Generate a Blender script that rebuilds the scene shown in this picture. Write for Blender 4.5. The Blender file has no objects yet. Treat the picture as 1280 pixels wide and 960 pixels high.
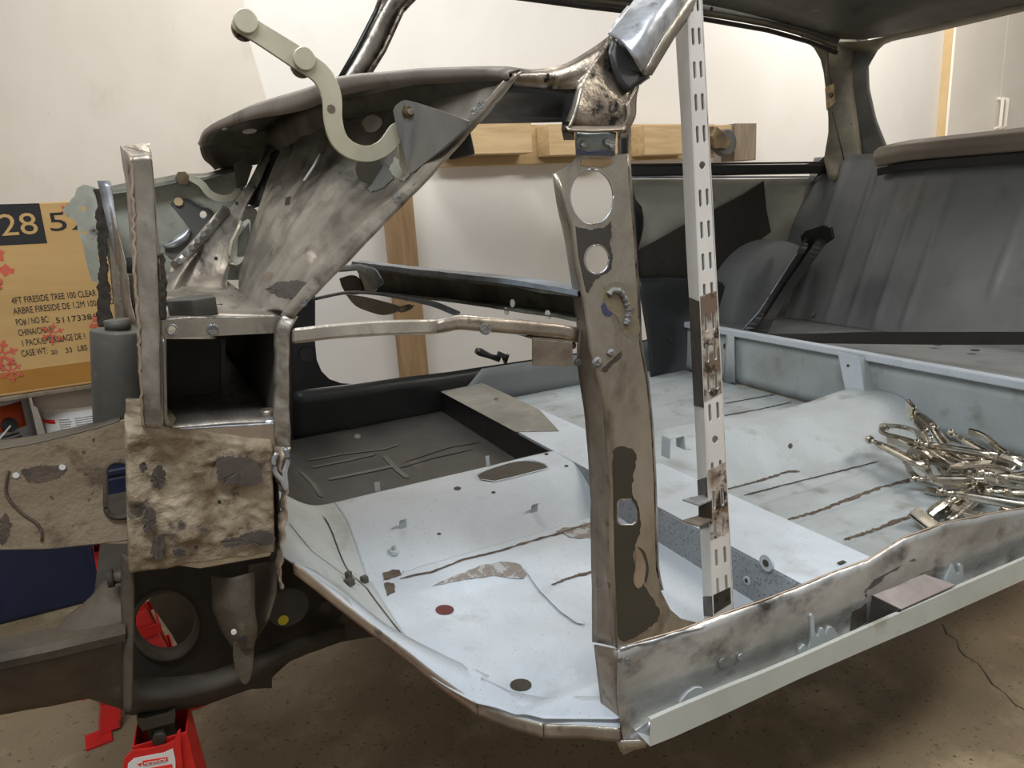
import bpy, bmesh, math, random
from mathutils import Vector, Matrix, noise
from mathutils.geometry import tessellate_polygon
from mathutils.bvhtree import BVHTree
random.seed(7)
R = math.radians
SC = bpy.context.scene
COL = SC.collection

# ------------------------------------------------------------------ camera, world, lights
FPX = 900.0
down = Vector((219, 3520, FPX)).normalized()
upc = -down
wX = Vector((1615, -(219*1615+FPX*FPX)/3520, FPX)).normalized()
wY = upc.cross(wX)
TH = R(3.5)
dX = math.cos(TH)*wX - math.sin(TH)*wY
dY = math.cos(TH)*wY + math.sin(TH)*wX
CAM = Vector((0.0, -0.55, 0.557))

def ray(px, py):
    r = Vector((px-640, py-480, FPX))
    return Vector((r.dot(dX), r.dot(dY), r.dot(upc)))
def U(px, py, X=None, Y=None, Z=None):
    """world point seen at that place of the photograph, on the plane X, Y or Z = const"""
    r = ray(px, py)
    if X is not None: t = (X-CAM.x)/r.x
    elif Y is not None: t = (Y-CAM.y)/r.y
    else: t = (Z-CAM.z)/r.z
    return CAM + r*t
def UP(px, py, p0, n):
    r = ray(px, py)
    return CAM + r*((p0-CAM).dot(n)/r.dot(n))
def ys(pts, Y): return [U(p[0], p[1], Y=Y) for p in pts]
def xs(pts, X): return [U(p[0], p[1], X=X) for p in pts]
def zs(pts, Z): return [U(p[0], p[1], Z=Z) for p in pts]
def py3(pts): return [U(p[0], p[1], Y=p[2]) for p in pts]
def px3(pts): return [U(p[0], p[1], X=p[2]) for p in pts]

cd = bpy.data.cameras.new('camera'); cam = bpy.data.objects.new('camera', cd); COL.objects.link(cam)
cd.sensor_width = 36; cd.lens = FPX/1280*36; cd.clip_start = 0.02; cd.clip_end = 60
# world axes expressed from camera axes (right, down, forward)
def cam_axis(i):
    e = Vector((0, 0, 0)); e[i] = 1
    return Vector((e.dot(dX), e.dot(dY), e.dot(upc)))
rx, dn, fw = cam_axis(0), cam_axis(1), cam_axis(2)
M = Matrix((( rx.x, -dn.x, -fw.x, CAM.x), (rx.y, -dn.y, -fw.y, CAM.y), (rx.z, -dn.z, -fw.z, CAM.z), (0, 0, 0, 1)))
cam.matrix_world = M
SC.camera = cam
SC.view_settings.view_transform = 'Standard'
SC.view_settings.look = 'None'
SC.view_settings.gamma = 1
SC.view_settings.use_curve_mapping = False
SC.view_settings.exposure = 0.0

w = bpy.data.worlds.new('world'); SC.world = w; w.use_nodes = True
w.node_tree.nodes['Background'].inputs[0].default_value = (1.0, 0.985, 0.96, 1)
w.node_tree.nodes['Background'].inputs[1].default_value = 0.36

def area(name, loc, tgt, sx, sy, power, col):
    l = bpy.data.lights.new(name, 'AREA'); l.shape = 'RECTANGLE'; l.size = sx; l.size_y = sy
    l.energy = power; l.color = col
    o = bpy.data.objects.new(name, l); COL.objects.link(o)
    o.location = loc
    o.rotation_euler = (Vector(tgt)-Vector(loc)).to_track_quat('-Z', 'Y').to_euler()
    return o
area('unseen_ceiling_light', (-0.3, -0.55, 2.05), (0.3, 0.4, 0), 1.3, 0.25, 36, (0.86, 0.93, 1.0))
area('unseen_ceiling_light', (2.3, -0.9, 2.1), (1.9, 1.0, 0), 1.3, 0.3, 42, (1.0, 0.95, 0.88))
area('unseen_ceiling_light', (0.4, 1.75, 2.15), (1.2, 2.4, 0.2), 2.6, 0.25, 34, (1.0, 0.96, 0.91))  # unseen lamp added to brighten the back wall
area('unseen_ceiling_light', (3.3, 1.7, 2.15), (4.2, 2.5, 0.5), 1.6, 0.25, 34, (1.0, 0.95, 0.88))  # added lamp, out of view, lifting the right part of the wall

# ------------------------------------------------------------------ materials
def lin(v):
    v /= 255.0
    return v/12.92 if v <= 0.04045 else ((v+0.055)/1.055)**2.4
def rgb(r, g, b): return (lin(r), lin(g), lin(b), 1)

def mat(name, c1, c2=None, c3=None, scale=6, detail=6, rough=(0.5, 0.7), metal=0.0, bump=0.0, bscale=60,
        stretch=(1, 1, 1), speck=None, sscale=160, sthr=0.62, lo=0.35, hi=0.65, lo3=0.6, hi3=0.72, rot=(0, 0, 0), coat=0, scale3=None):
    m = bpy.data.materials.new(name); m.use_nodes = True
    nt = m.node_tree; N = nt.nodes; L = nt.links
    b = N['Principled BSDF']
    tc = N.new('ShaderNodeTexCoord'); mp = N.new('ShaderNodeMapping')
    mp.inputs['Scale'].default_value = stretch; mp.inputs['Rotation'].default_value = rot
    L.new(tc.outputs['Object'], mp.inputs[0])
    def nz(s, d=detail, r=0.6, dist=0.0, off=0):
        n = N.new('ShaderNodeTexNoise'); n.inputs['Scale'].default_value = s
        n.inputs['Detail'].default_value = d; n.inputs['Roughness'].default_value = r
        n.inputs['Distortion'].default_value = dist
        if off:
            a = N.new('ShaderNodeVectorMath'); a.inputs[1].default_value = (off, off*1.7, off*0.6)
            L.new(mp.outputs[0], a.inputs[0]); L.new(a.outputs[0], n.inputs['Vector'])
        else: L.new(mp.outputs[0], n.inputs['Vector'])
        return n
    def ramp(n, a, z):
        r = N.new('ShaderNodeMapRange'); r.inputs[1].default_value = a; r.inputs[2].default_value = z
        r.clamp = True; L.new(n.outputs['Fac'] if 'Fac' in n.outputs else n.outputs[0], r.inputs[0]); return r
    def mix(fac, A, B):
        x = N.new('ShaderNodeMix'); x.data_type = 'RGBA'
        L.new(fac, x.inputs[0])
        for s, v in ((6, A), (7, B)):
            if isinstance(v, tuple): x.inputs[s].default_value = v
            else: L.new(v, x.inputs[s])
        return x.outputs[2]
    out = c1
    n1 = nz(scale, dist=0.4)
    if c2: out = mix(ramp(n1, lo, hi).outputs[0], c1, c2)
    if c3: out = mix(ramp(nz(scale3 or scale*2.3, off=3.1), lo3, hi3).outputs[0], out, c3)
    if speck: out = mix(ramp(nz(sscale, 2, 0.5, off=7.7), sthr, sthr+0.06).outputs[0], out, speck)
    if isinstance(out, tuple): b.inputs['Base Color'].default_value = out
    else: L.new(out, b.inputs['Base Color'])
    rr = N.new('ShaderNodeMapRange'); rr.inputs[1].default_value = 0.3; rr.inputs[2].default_value = 0.7
    rr.inputs[3].default_value = rough[0]; rr.inputs[4].default_value = rough[1]
    L.new(nz(scale*1.7, off=1.3).outputs[0], rr.inputs[0]); L.new(rr.outputs[0], b.inputs['Roughness'])
    b.inputs['Metallic'].default_value = metal
    if coat: b.inputs['Coat Weight'].default_value = coat
    if bump:
        bp = N.new('ShaderNodeBump'); bp.inputs['Strength'].default_value = bump; bp.inputs['Distance'].default_value = 0.004
        L.new(nz(bscale, 5, off=5.5).outputs[0], bp.inputs['Height']); L.new(bp.outputs[0], b.inputs['Normal'])
    return m

MT = {}
MT['steel'] = mat('ground_steel', rgb(138, 129, 117), rgb(198, 190, 177), rgb(98, 88, 78), 13, detail=10, rough=(0.26, 0.48), metal=0.8, bump=0.2, bscale=120, lo=0.3, hi=0.7, lo3=0.54, hi3=0.78, stretch=(1, 1, .5), rot=(0, .4, 0))
MT['brushed'] = mat('brushed_steel', rgb(138, 129, 118), rgb(200, 192, 180), rgb(88, 79, 71), 18, detail=9, rough=(0.26, 0.46), metal=0.8, bump=0.25, bscale=90, stretch=(1, 0.35, 1), rot=(0.5, 0.3, 0.6), lo3=0.54, hi3=0.76)
MT['panel'] = mat('bulkhead_steel', rgb(124, 116, 106), rgb(196, 188, 176), rgb(66, 59, 53), 9, detail=10, rough=(0.26, 0.46), metal=0.8, bump=0.25, bscale=80, lo=0.3, hi=0.68, lo3=0.52, hi3=0.74, stretch=(1.6, .5, .5), rot=(.3, .5, .3))
MT['dark_steel'] = mat('heat_darkened_steel', rgb(92, 80, 69), rgb(172, 160, 142), rgb(38, 33, 30), 24, detail=9, rough=(0.24, 0.42), metal=0.75, bump=0.3, bscale=120, lo=0.4, hi=0.66, lo3=0.52, hi3=0.62)
MT['sill'] = mat('sill_steel', rgb(140, 138, 134), rgb(208, 209, 208), rgb(80, 76, 73), 7, detail=10, rough=(0.24, 0.44), metal=0.7, bump=0.15, bscale=80, lo=0.32, hi=0.62, lo3=0.52, hi3=0.72, stretch=(.9, 1, 1.3))
MT['zinc'] = mat('zinc_steel', rgb(146, 148, 150), rgb(200, 202, 206), rgb(112, 110, 112), 22, rough=(0.28, 0.45), metal=0.7, bump=0.1, bscale=80)
MT['plate'] = mat('heat_blued_plate', rgb(128, 138, 140), rgb(160, 160, 150), rgb(60, 70, 110), 30, rough=(0.3, 0.45), metal=0.6, bump=0.1, lo3=0.66, hi3=0.8)
MT['weld'] = mat('weld_metal', rgb(140, 140, 138), rgb(112, 110, 106), None, 90, rough=(0.35, 0.55), metal=0.5, bump=0.6, bscale=250)
MT['tint'] = mat('heat_tint', rgb(122, 124, 118), rgb(150, 132, 100), rgb(78, 92, 118), 45, rough=(0.35, 0.5), metal=0.5, bump=0.2, lo3=0.62, hi3=0.72)
MT['primer'] = mat('pale_blue_primer', rgb(184, 191, 197), rgb(202, 209, 216), rgb(164, 166, 164), 5, detail=8, rough=(0.5, 0.7), speck=rgb(164, 166, 166), sscale=330, sthr=0.66, bump=0.06, bscale=300, lo3=0.6, hi3=0.8)
MT['primer2'] = mat('pale_grey_primer', rgb(154, 159, 159), rgb(176, 182, 184), rgb(132, 130, 122), 6, detail=9, rough=(0.5, 0.7), speck=rgb(134, 133, 128), sscale=200, sthr=0.70, lo3=0.56, hi3=0.74, bump=0.06, bscale=200)
MT['primer3'] = mat('grey_primer', rgb(110, 112, 111), rgb(128, 130, 128), rgb(94, 94, 90), 3.5, rough=(0.45, 0.65), lo3=0.6, hi3=0.8)
MT['primer_xm'] = mat('speckled_primer', rgb(140, 145, 148), rgb(160, 165, 168), None, 6, rough=(0.5, 0.7), speck=rgb(100, 104, 106), sscale=300, sthr=0.58)
MT['dark_primer'] = mat('dark_primer', rgb(78, 77, 73), rgb(98, 96, 90), rgb(58, 57, 54), 5, rough=(0.4, 0.6), lo3=0.6, hi3=0.75, speck=rgb(114, 108, 94), sscale=30, sthr=0.70)
MT['black'] = mat('black_paint_and_shade', rgb(24, 24, 24), rgb(38, 37, 36), None, 5, rough=(0.25, 0.45), bump=0.05)
MT['blackgrey'] = mat('black_paint_overspray', rgb(40, 41, 42), rgb(120, 122, 122), None, 2.6, rough=(0.3, 0.5), lo=0.5, hi=0.66, detail=1)
MT['matt_black'] = mat('matt_black', rgb(44, 41, 38), rgb(58, 52, 47), None, 9, rough=(0.6, 0.8), bump=0.1)
MT['old_white'] = mat('old_cream_paint', rgb(186, 182, 168), rgb(166, 162, 148), rgb(120, 106, 80), 6, rough=(0.4, 0.6), lo3=0.66, hi3=0.8, speck=rgb(90, 84, 74), sscale=70, sthr=0.74)
MT['wing'] = mat('old_grey_wing_paint', rgb(178, 178, 164), rgb(140, 138, 122), rgb(74, 66, 56), 9, rough=(0.3, 0.5), lo3=0.6, hi3=0.68, metal=0.2, bump=0.15)
MT['pillar'] = mat('pillar_old_paint', rgb(148, 140, 118), rgb(98, 92, 78), rgb(150, 112, 50), 8, rough=(0.4, 0.6), lo3=0.64, hi3=0.74, speck=rgb(60, 56, 48), sscale=40, sthr=0.7)
MT['rail'] = mat('inner_rail_grimy_paint', rgb(112, 112, 98), rgb(64, 62, 54), rgb(44, 40, 34), 9, rough=(0.35, 0.6), bump=0.15, metal=0.2)
MT['blue_edge'] = mat('blue_grey_edge', rgb(150, 160, 172), rgb(110, 116, 122), rgb(60, 60, 58), 14, rough=(0.35, 0.55), metal=0.3)
MT['scuttle'] = mat('scuttle_paint', rgb(112, 102, 94), rgb(136, 127, 118), rgb(86, 77, 70), 7, rough=(0.4, 0.55), metal=0.35, bump=0.08)
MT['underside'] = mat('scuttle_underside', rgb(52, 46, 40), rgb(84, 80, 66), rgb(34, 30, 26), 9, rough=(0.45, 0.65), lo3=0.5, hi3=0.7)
MT['rust'] = mat('rust_brown', rgb(98, 84, 70), rgb(72, 62, 54), rgb(140, 124, 104), 40, rough=(0.7, 0.9), bump=0.4, bscale=200)
MT['dirt'] = mat('caked_dirt', rgb(112, 94, 72), rgb(172, 157, 133), rgb(70, 60, 52), 17, detail=12, rough=(0.7, 0.95), bump=1.0, bscale=80, lo=0.4, hi=0.66, lo3=0.56, hi3=0.62, scale3=14)
MT['dirt2'] = mat('dusty_arm', rgb(124, 108, 86), rgb(148, 132, 110), rgb(86, 68, 54), 9, detail=9, rough=(0.65, 0.9), bump=0.5, bscale=90, lo3=0.56, hi3=0.68, speck=rgb(84, 66, 54), sscale=90, sthr=0.66)
MT['grime'] = mat('grimy_subframe', rgb(92, 80, 64), rgb(62, 55, 46), rgb(122, 106, 82), 9, rough=(0.6, 0.85), bump=0.4, bscale=80, lo3=0.62, hi3=0.75)
MT['grime2'] = mat('dark_grime', rgb(64, 57, 47), rgb(47, 42, 36), rgb(94, 83, 65), 11, detail=9, rough=(0.7, 0.9), bump=0.3, bscale=70, lo3=0.64, hi3=0.75)
MT['greytube'] = mat('grey_tower_paint', rgb(78, 75, 67), rgb(62, 60, 54), rgb(104, 96, 82), 14, rough=(0.5, 0.7), bump=0.15)
MT['khaki'] = mat('yellow_passivated_steel', rgb(176, 170, 146), rgb(196, 190, 168), rgb(140, 128, 100), 12, rough=(0.35, 0.55), metal=0.45, lo3=0.66, hi3=0.74, speck=rgb(110, 88, 58), sscale=60, sthr=0.74)
MT['bracket'] = mat('hinge_bracket_steel', rgb(130, 125, 115), rgb(112, 109, 106), rgb(168, 162, 150), 14, rough=(0.35, 0.55), metal=0.4, lo3=0.66, hi3=0.76)
MT['white_paint'] = mat('white_enamel', rgb(222, 219, 213), rgb(206, 202, 196), rgb(180, 140, 104), 9, rough=(0.3, 0.5), lo3=0.70, hi3=0.76)
MT['scorch'] = mat('scorched_steel', rgb(52, 47, 42), rgb(84, 76, 66), rgb(30, 27, 25), 30, rough=(0.4, 0.6), metal=0.3)
MT['burn'] = mat('scorched_enamel', rgb(206, 196, 184), rgb(120, 100, 82), rgb(52, 44, 38), 26, detail=7, rough=(0.4, 0.6), metal=0.2, lo=0.4, hi=0.56, lo3=0.52, hi3=0.6)
MT['flake'] = mat('flaked_dark_coating', rgb(84, 74, 66), rgb(70, 62, 56), None, 30, rough=(0.6, 0.8), bump=0.4)
MT['edgewood'] = mat('raw_edge_wood', rgb(206, 180, 136), rgb(190, 162, 118), None, 4, rough=(0.6, 0.75))
MT['toe'] = mat('toe_board_primer', rgb(172, 176, 173), rgb(186, 191, 190), rgb(150, 150, 140), 6, detail=9, rough=(0.5, 0.7), speck=rgb(130, 126, 116), sscale=200, sthr=0.7, lo3=.56, hi3=.76)  # greyer tone: less overspray, with some light falloff put into the colour
MT['far_primer'] = mat('dark_footwell_primer', rgb(52, 52, 52), rgb(70, 68, 62), rgb(100, 94, 80), 6, detail=9, rough=(0.4, 0.6), lo3=0.62, hi3=0.8, stretch=(1, .6, 1))  # dark primer, its colour deepened further for the far footwell's shade
MT['specks'] = mat('speckled_bare_patch', rgb(128, 120, 112), rgb(164, 166, 166), rgb(92, 78, 70), 60, detail=4, rough=(0.5, 0.7), lo=.5, hi=.56)
MT['scale'] = mat('dark_mill_scale', rgb(96, 90, 89), rgb(118, 112, 110), rgb(76, 70, 70), 14, rough=(0.35, 0.5), metal=0.5)
MT['blueheat'] = mat('blued_heat_colour', rgb(70, 78, 116), rgb(96, 92, 100), None, 60, rough=(0.35, 0.5), metal=0.5)
MT['straw'] = mat('straw_heat_colour', rgb(164, 138, 100), rgb(140, 116, 90), None, 30, rough=(0.35, 0.5), metal=0.6)
MT['maroon'] = mat('maroon_plug', rgb(100, 40, 38), rgb(84, 34, 34), None, 30, rough=(0.5, 0.65))
MT['greydust'] = mat('dusty_grey_primer', rgb(142, 139, 130), rgb(120, 116, 106), rgb(164, 164, 158), 9, detail=9, rough=(0.5, 0.7))
MT['slot'] = mat('slot_shadowless_dark', rgb(40, 36, 34), None, None, 9, rough=(0.6, 0.7))
MT['brown_steel'] = mat('brown_scale_steel', rgb(124, 112, 99), rgb(168, 157, 142), rgb(86, 73, 62), 22, detail=9, rough=(0.3, 0.5), metal=0.65, lo=0.34, hi=0.72, bump=0.2, bscale=100)
MT['flange'] = mat('floor_edge_flange', rgb(150, 134, 118), rgb(186, 168, 148), rgb(110, 98, 88), 12, rough=(0.35, 0.5), metal=0.6, bump=0.05)
MT['cream'] = mat('grey_cream_flange', rgb(186, 188, 180), rgb(170, 172, 164), rgb(150, 146, 134), 7, rough=(0.5, 0.65), speck=rgb(140, 138, 130), sscale=160, sthr=0.68)
MT['nickel'] = mat('satin_nickel', rgb(214, 208, 196), rgb(192, 184, 168), rgb(138, 128, 112), 24, rough=(0.18, 0.34), metal=1.0)
MT['nickel_dark'] = mat('worn_nickel', rgb(168, 158, 140), rgb(136, 126, 110), rgb(90, 80, 70), 30, rough=(0.25, 0.4), metal=1.0)
MT['wood'] = mat('pine_wood', rgb(200, 174, 132), rgb(178, 150, 108), rgb(150, 118, 80), 5, rough=(0.6, 0.75), stretch=(0.6, 6, 9), bump=0.1, lo3=0.66, hi3=0.8)
MT['stud'] = mat('rough_stud_wood', rgb(166, 136, 98), rgb(140, 112, 78), rgb(110, 86, 60), 5, rough=(0.6, 0.8), stretch=(8, 6, 0.8), bump=0.15, lo3=0.64, hi3=0.8)
MT['greywood'] = mat('weathered_wood', rgb(142, 128, 108), rgb(112, 98, 80), None, 5, rough=(0.7, 0.85), stretch=(8, 8, 0.8), bump=0.2)
MT['wall'] = mat('white_wall_paint', rgb(229, 226, 220), rgb(222, 218, 211), rgb(211, 206, 198), 1.6, rough=(0.6, 0.8), lo3=0.66, hi3=0.85, speck=rgb(176, 168, 156), sscale=24, sthr=0.80)
MT['sheet'] = mat('beige_board_paint', rgb(216, 209, 197), rgb(205, 197, 184), rgb(190, 181, 168), 2.4, rough=(0.5, 0.7), lo3=0.6, hi3=0.8, speck=rgb(166, 154, 138), sscale=30, sthr=0.76, stretch=(1, 1, 0.6), detail=9)
MT['cabinet'] = mat('white_cabinet_paint', rgb(234, 227, 214), rgb(228, 220, 206), None, 3, rough=(0.4, 0.55))
MT['concrete'] = mat('stained_concrete', rgb(140, 122, 95), rgb(116, 101, 78), rgb(166, 149, 120), 2.6, detail=13, rough=(0.5, 0.8), bump=0.35, bscale=110, speck=rgb(92, 78, 60), sscale=120, sthr=0.64, lo3=0.5, hi3=0.72)
MT['card'] = mat('cardboard', rgb(204, 166, 108), rgb(196, 157, 99), None, 3, rough=(0.75, 0.85), stretch=(1, 1, 8))
MT['tape'] = mat('brown_tape', rgb(178, 128, 58), rgb(166, 116, 50), None, 6, rough=(0.3, 0.45))
MT['ink'] = mat('black_ink', rgb(40, 38, 38), None, None, 6, rough=(0.7, 0.8))
MT['redink'] = mat('red_ink', rgb(214, 92, 74), rgb(204, 104, 80), None, 60, rough=(0.7, 0.8))
MT['red'] = mat('red_enamel', rgb(206, 30, 26), rgb(180, 30, 26), rgb(110, 40, 32), 18, rough=(0.35, 0.5), lo3=0.66, hi3=0.75)
MT['reddull'] = mat('dusty_red_enamel', rgb(150, 50, 40), rgb(112, 58, 48), None, 12, rough=(0.5, 0.65))
MT['label'] = mat('white_label', rgb(212, 208, 202), None, None, 6, rough=(0.4, 0.5))
MT['labelred'] = mat('label_red', rgb(226, 48, 34), None, None, 6, rough=(0.4, 0.5))
MT['labelgrey'] = mat('label_grey_hatch', rgb(170, 168, 164), None, None, 6, rough=(0.4, 0.5))
MT['blue'] = mat('navy_plastic', rgb(28, 38, 66), rgb(22, 30, 54), None, 5, rough=(0.35, 0.5))
MT['whiteplastic'] = mat('white_plastic', rgb(204, 196, 184), rgb(192, 182, 168), None, 4, rough=(0.4, 0.5))
MT['orange'] = mat('orange_label', rgb(206, 84, 32), rgb(190, 74, 30), None, 6, rough=(0.35, 0.5))
MT['canwhite'] = mat('pale_can_label', rgb(190, 192, 200), rgb(206, 206, 210), None, 8, rough=(0.35, 0.5))
MT['rubber'] = mat('grey_rubber', rgb(84, 82, 78), rgb(66, 64, 62), None, 9, rough=(0.6, 0.75))
MT['castplate'] = mat('caster_plate_steel', rgb(140, 122, 92), rgb(96, 82, 64), None, 20, rough=(0.35, 0.5), metal=0.7)
MT['yellow'] = mat('yellow_paint_dab', rgb(186, 172, 40), None, None, 6, rough=(0.5, 0.6))
MT['beige'] = mat('brown_beige_shelf', rgb(150, 138, 124), rgb(132, 120, 108), rgb(168, 158, 144), 4, rough=(0.45, 0.6))
MT['olive'] = mat('dark_olive_primer', rgb(62, 56, 44), rgb(54, 49, 38), None, 9, rough=(0.5, 0.65))
MT['pad'] = mat('bitumen_pad', rgb(48, 44, 38), rgb(58, 53, 45), None, 6, rough=(0.55, 0.7), bump=0.3, bscale=120, speck=rgb(78, 70, 56), sscale=120, sthr=0.70)
MT['darkplastic'] = mat('black_plastic_cap', rgb(58, 54, 50), rgb(48, 45, 42), None, 9, rough=(0.45, 0.6))
MT['scratch'] = mat('dark_scratch', rgb(60, 52, 44), None, None, 6, rough=(0.6, 0.7))

# ------------------------------------------------------------------ mesh helpers
ORG = {}
def org(p):
    return ORG.get(p.name, Vector((0, 0, 0))) if p else Vector((0, 0, 0))
def mk(name, verts, faces, m, parent=None, smooth=False, solid=0.0, bevel=0.0, sub=0, offset=0, seg=2, label=None):
    me = bpy.data.meshes.new(name)
    o = bpy.data.objects.new(name, me); COL.objects.link(o)
    og = org(parent)
    me.from_pydata([tuple(Vector(v)-og) for v in verts], [], faces)
    bm = bmesh.new(); bm.from_mesh(me)
    bmesh.ops.remove_doubles(bm, verts=bm.verts, dist=1e-6)
    bmesh.ops.recalc_face_normals(bm, faces=bm.faces)
    bm.to_mesh(me); bm.free()
    me.materials.append(MT[m])
    if smooth:
        for p in me.polygons: p.use_smooth = True
    if parent: o.parent = parent
    ORG[o.name] = og
    if solid:
        s = o.modifiers.new('solid', 'SOLIDIFY'); s.thickness = solid; s.offset = offset
    if bevel:
        b = o.modifiers.new('bevel', 'BEVEL'); b.width = bevel; b.segments = seg; b.limit_method = 'ANGLE'; b.angle_limit = R(40)
    if sub:
        s = o.modifiers.new('sub', 'SUBSURF'); s.levels = sub; s.render_levels = sub
    if label: o['label'] = label
    return o
def thing(name, loc, label, cat, group=None):
    o = bpy.data.objects.new(name, None); COL.objects.link(o); o.location = loc
    o.empty_display_size = 0.05
    ORG[o.name] = Vector(loc)
    o['label'] = label; o['category'] = cat
    if group: o['group'] = group
    return o
def struct(o): o['kind'] = 'structure'; return o

def resample(pts, n, smooth=False):
    pts = [Vector(p) for p in pts]
    if smooth and len(pts) > 2:
        q = []
        for i in range(len(pts)-1):
            p0 = pts[i-1] if i else pts[0]*2-pts[1]
            p1, p2 = pts[i], pts[i+1]
            p3 = pts[i+2] if i+2 < len(pts) else pts[-1]*2-pts[-2]
            for k in range(8):
                t = k/8
                q.append(0.5*((2*p1)+(-p0+p2)*t+(2*p0-5*p1+4*p2-p3)*t*t+(-p0+3*p1-3*p2+p3)*t*t*t))
        q.append(pts[-1]); pts = q
    d = [0]
    for i in range(1, len(pts)): d.append(d[-1]+(pts[i]-pts[i-1]).length)
    out = []; j = 0
    for k in range(n):
        s = d[-1]*k/(n-1)
        while j < len(pts)-2 and d[j+1] < s: j += 1
        L = d[j+1]-d[j]
        out.append(pts[j].lerp(pts[j+1], 0 if L < 1e-9 else (s-d[j])/L))
    return out
def loft(rows, nu=20, nv=8, su=False, sv=False, dent=0.0, ds=12, closed=False):
    rr = [resample(r, nu, su) for r in rows]
    cols = [resample([r[i] for r in rr], nv, sv) for i in range(nu)] if nv != len(rows) or sv else [[r[i] for r in rr] for i in range(nu)]
    nv = len(cols[0])
    V = [cols[i][j] for j in range(nv) for i in range(nu)]
    if dent:
        nn = []
        for j in range(nv):
            for i in range(nu):
                a = cols[min(i+1, nu-1)][j]-cols[max(i-1, 0)][j]; b = cols[i][min(j+1, nv-1)]-cols[i][max(j-1, 0)]
                n = a.cross(b); n = n.normalized() if n.length > 1e-9 else Vector((0, 0, 0))
                p = cols[i][j]
                nn.append(p + n*dent*(noise.noise(p*ds)+0.5*noise.noise(p*ds*2.7)))
        V = nn
    F = []
    for j in range(nv-1):
        for i in range(nu-1):
            a = j*nu+i; F.append((a, a+1, a+nu+1, a+nu))
    return V, F
def sheet(name, rows, m, parent, th=0.0012, nu=20, nv=8, su=False, sv=False, dent=0.0, ds=12, smooth=True, label=None):
    V, F = loft(rows, nu, nv, su, sv, dent, ds)
    o = mk(name, V, F, m, parent, smooth=smooth, solid=th, label=label)
    return o
def plate_data(outer, holes, ext):
    loops = [outer]+list(holes)
    vs = [v for l in loops for v in l]
    tris = tessellate_polygon([[Vector(v) for v in l] for l in loops])
    n = len(vs); V = list(vs)+[Vector(v)+ext for v in vs]
    F = [tuple(t) for t in tris]+[tuple(i+n for i in reversed(t)) for t in tris]
    b = 0
    for l in loops:
        k = len(l)
        for i in range(k):
            a, c = b+i, b+(i+1) % k
            F.append((a, c, c+n, a+n))
        b += k
    return V, F
def plate(name, outer, m, parent, ext, holes=(), bevel=0, label=None, smooth=False):
    V, F = plate_data(outer, holes, Vector(ext))
    return mk(name, V, F, m, parent, bevel=bevel, label=label, smooth=smooth)
def ell(cx, cy, rx_, ry_, n=28, rot=0):
    return [(cx+rx_*math.cos(a)*math.cos(rot)-ry_*math.sin(a)*math.sin(rot), cy+rx_*math.cos(a)*math.sin(rot)+ry_*math.sin(a)*math.cos(rot))
            for a in [2*math.pi*i/n for i in range(n)]]
def rrect(x0, y0, x1, y1, r, n=5):
    out = []
    for cx, cy, a0 in ((x1-r, y0+r, -90), (x1-r, y1-r, 0), (x0+r, y1-r, 90), (x0+r, y0+r, 180)):
        for k in range(n+1):
            a = R(a0+90*k/n); out.append((cx+r*math.cos(a), cy+r*math.sin(a)))
    return out
def smoothpx(pts, n=40, closed=True):
    p = [Vector((a, b, 0)) for a, b in pts]
    if closed: p = p+[p[0]]
    q = resample(p, n+1 if closed else n, True)
    if closed: q = q[:-1]
    return [(v.x, v.y) for v in q]
def jag(pts, n, amp, closed=True):
    p = [Vector((a, b, 0)) for a, b in pts]
    if closed: p = p+[p[0]]
    q = resample(p, n)
    if closed: q = q[:-1]
    return [(v.x+random.uniform(-amp, amp), v.y+random.uniform(-amp, amp)) for v in q]
def sweep(prof, path, up, closed=True, caps=True):
    """prof (side,up) polyline swept along a path"""
    path = [Vector(p) for p in path]; V = []; k = len(prof)
    for i, p in enumerate(path):
        t = (path[min(i+1, len(path)-1)]-path[max(i-1, 0)]).normalized()
        s = t.cross(up).normalized(); n = s.cross(t).normalized()
        for a, b in prof: V.append(p+s*a+n*b)
    F = []
    for i in range(len(path)-1):
        for j in range(k if closed else k-1):
            a = i*k+j; b = i*k+(j+1) % k
            F.append((a, b, b+k, a+k))
    if caps and closed:
        F.append(tuple(range(k))); F.append(tuple(range((len(path)-1)*k, len(path)*k)))
    return V, F
def beam(name, path, wd, ht, m, parent, up=Vector((0, 0, 1)), bevel=0.0, smooth=False, label=None):
    a, b = wd/2, ht/2
    V, F = sweep([(-a, -b), (a, -b), (a, b), (-a, b)], path, up)
    return mk(name, V, F, m, parent, bevel=bevel, smooth=smooth, label=label)
def tube_data(path, rad, n=12):
    prof = None; path = [Vector(p) for p in path]
    if not isinstance(rad, (list, tuple)): rad = [rad]*len(path)
    V = []
    t0 = (path[1]-path[0]).normalized()
    up = Vector((0, 0, 1)) if abs(t0.z) < 0.9 else Vector((1, 0, 0))
    for i, p in enumerate(path):
        t = (path[min(i+1, len(path)-1)]-path[max(i-1, 0)]).normalized()
        s = t.cross(up).normalized(); u = s.cross(t)
        for k in range(n):
            a = 2*math.pi*k/n; V.append(p+(s*math.cos(a)+u*math.sin(a))*rad[i])
    F = []
    for i in range(len(path)-1):
        for k in range(n):
            F.append((i*n+k, i*n+(k+1) % n, (i+1)*n+(k+1) % n, (i+1)*n+k))
    F.append(tuple(range(n))); F.append(tuple(range((len(path)-1)*n, len(path)*n)))
    return V, F
def tube(name, path, rad, m, parent, n=14, smooth=True, label=None, bevel=0):
    V, F = tube_data(path, rad, n)
    o = mk(name, V, F, m, parent, smooth=False, label=label, bevel=bevel)
    if smooth:
        for p in o.data.polygons:
            if len(p.vertices) == 4: p.use_smooth = True
    return o
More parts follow.
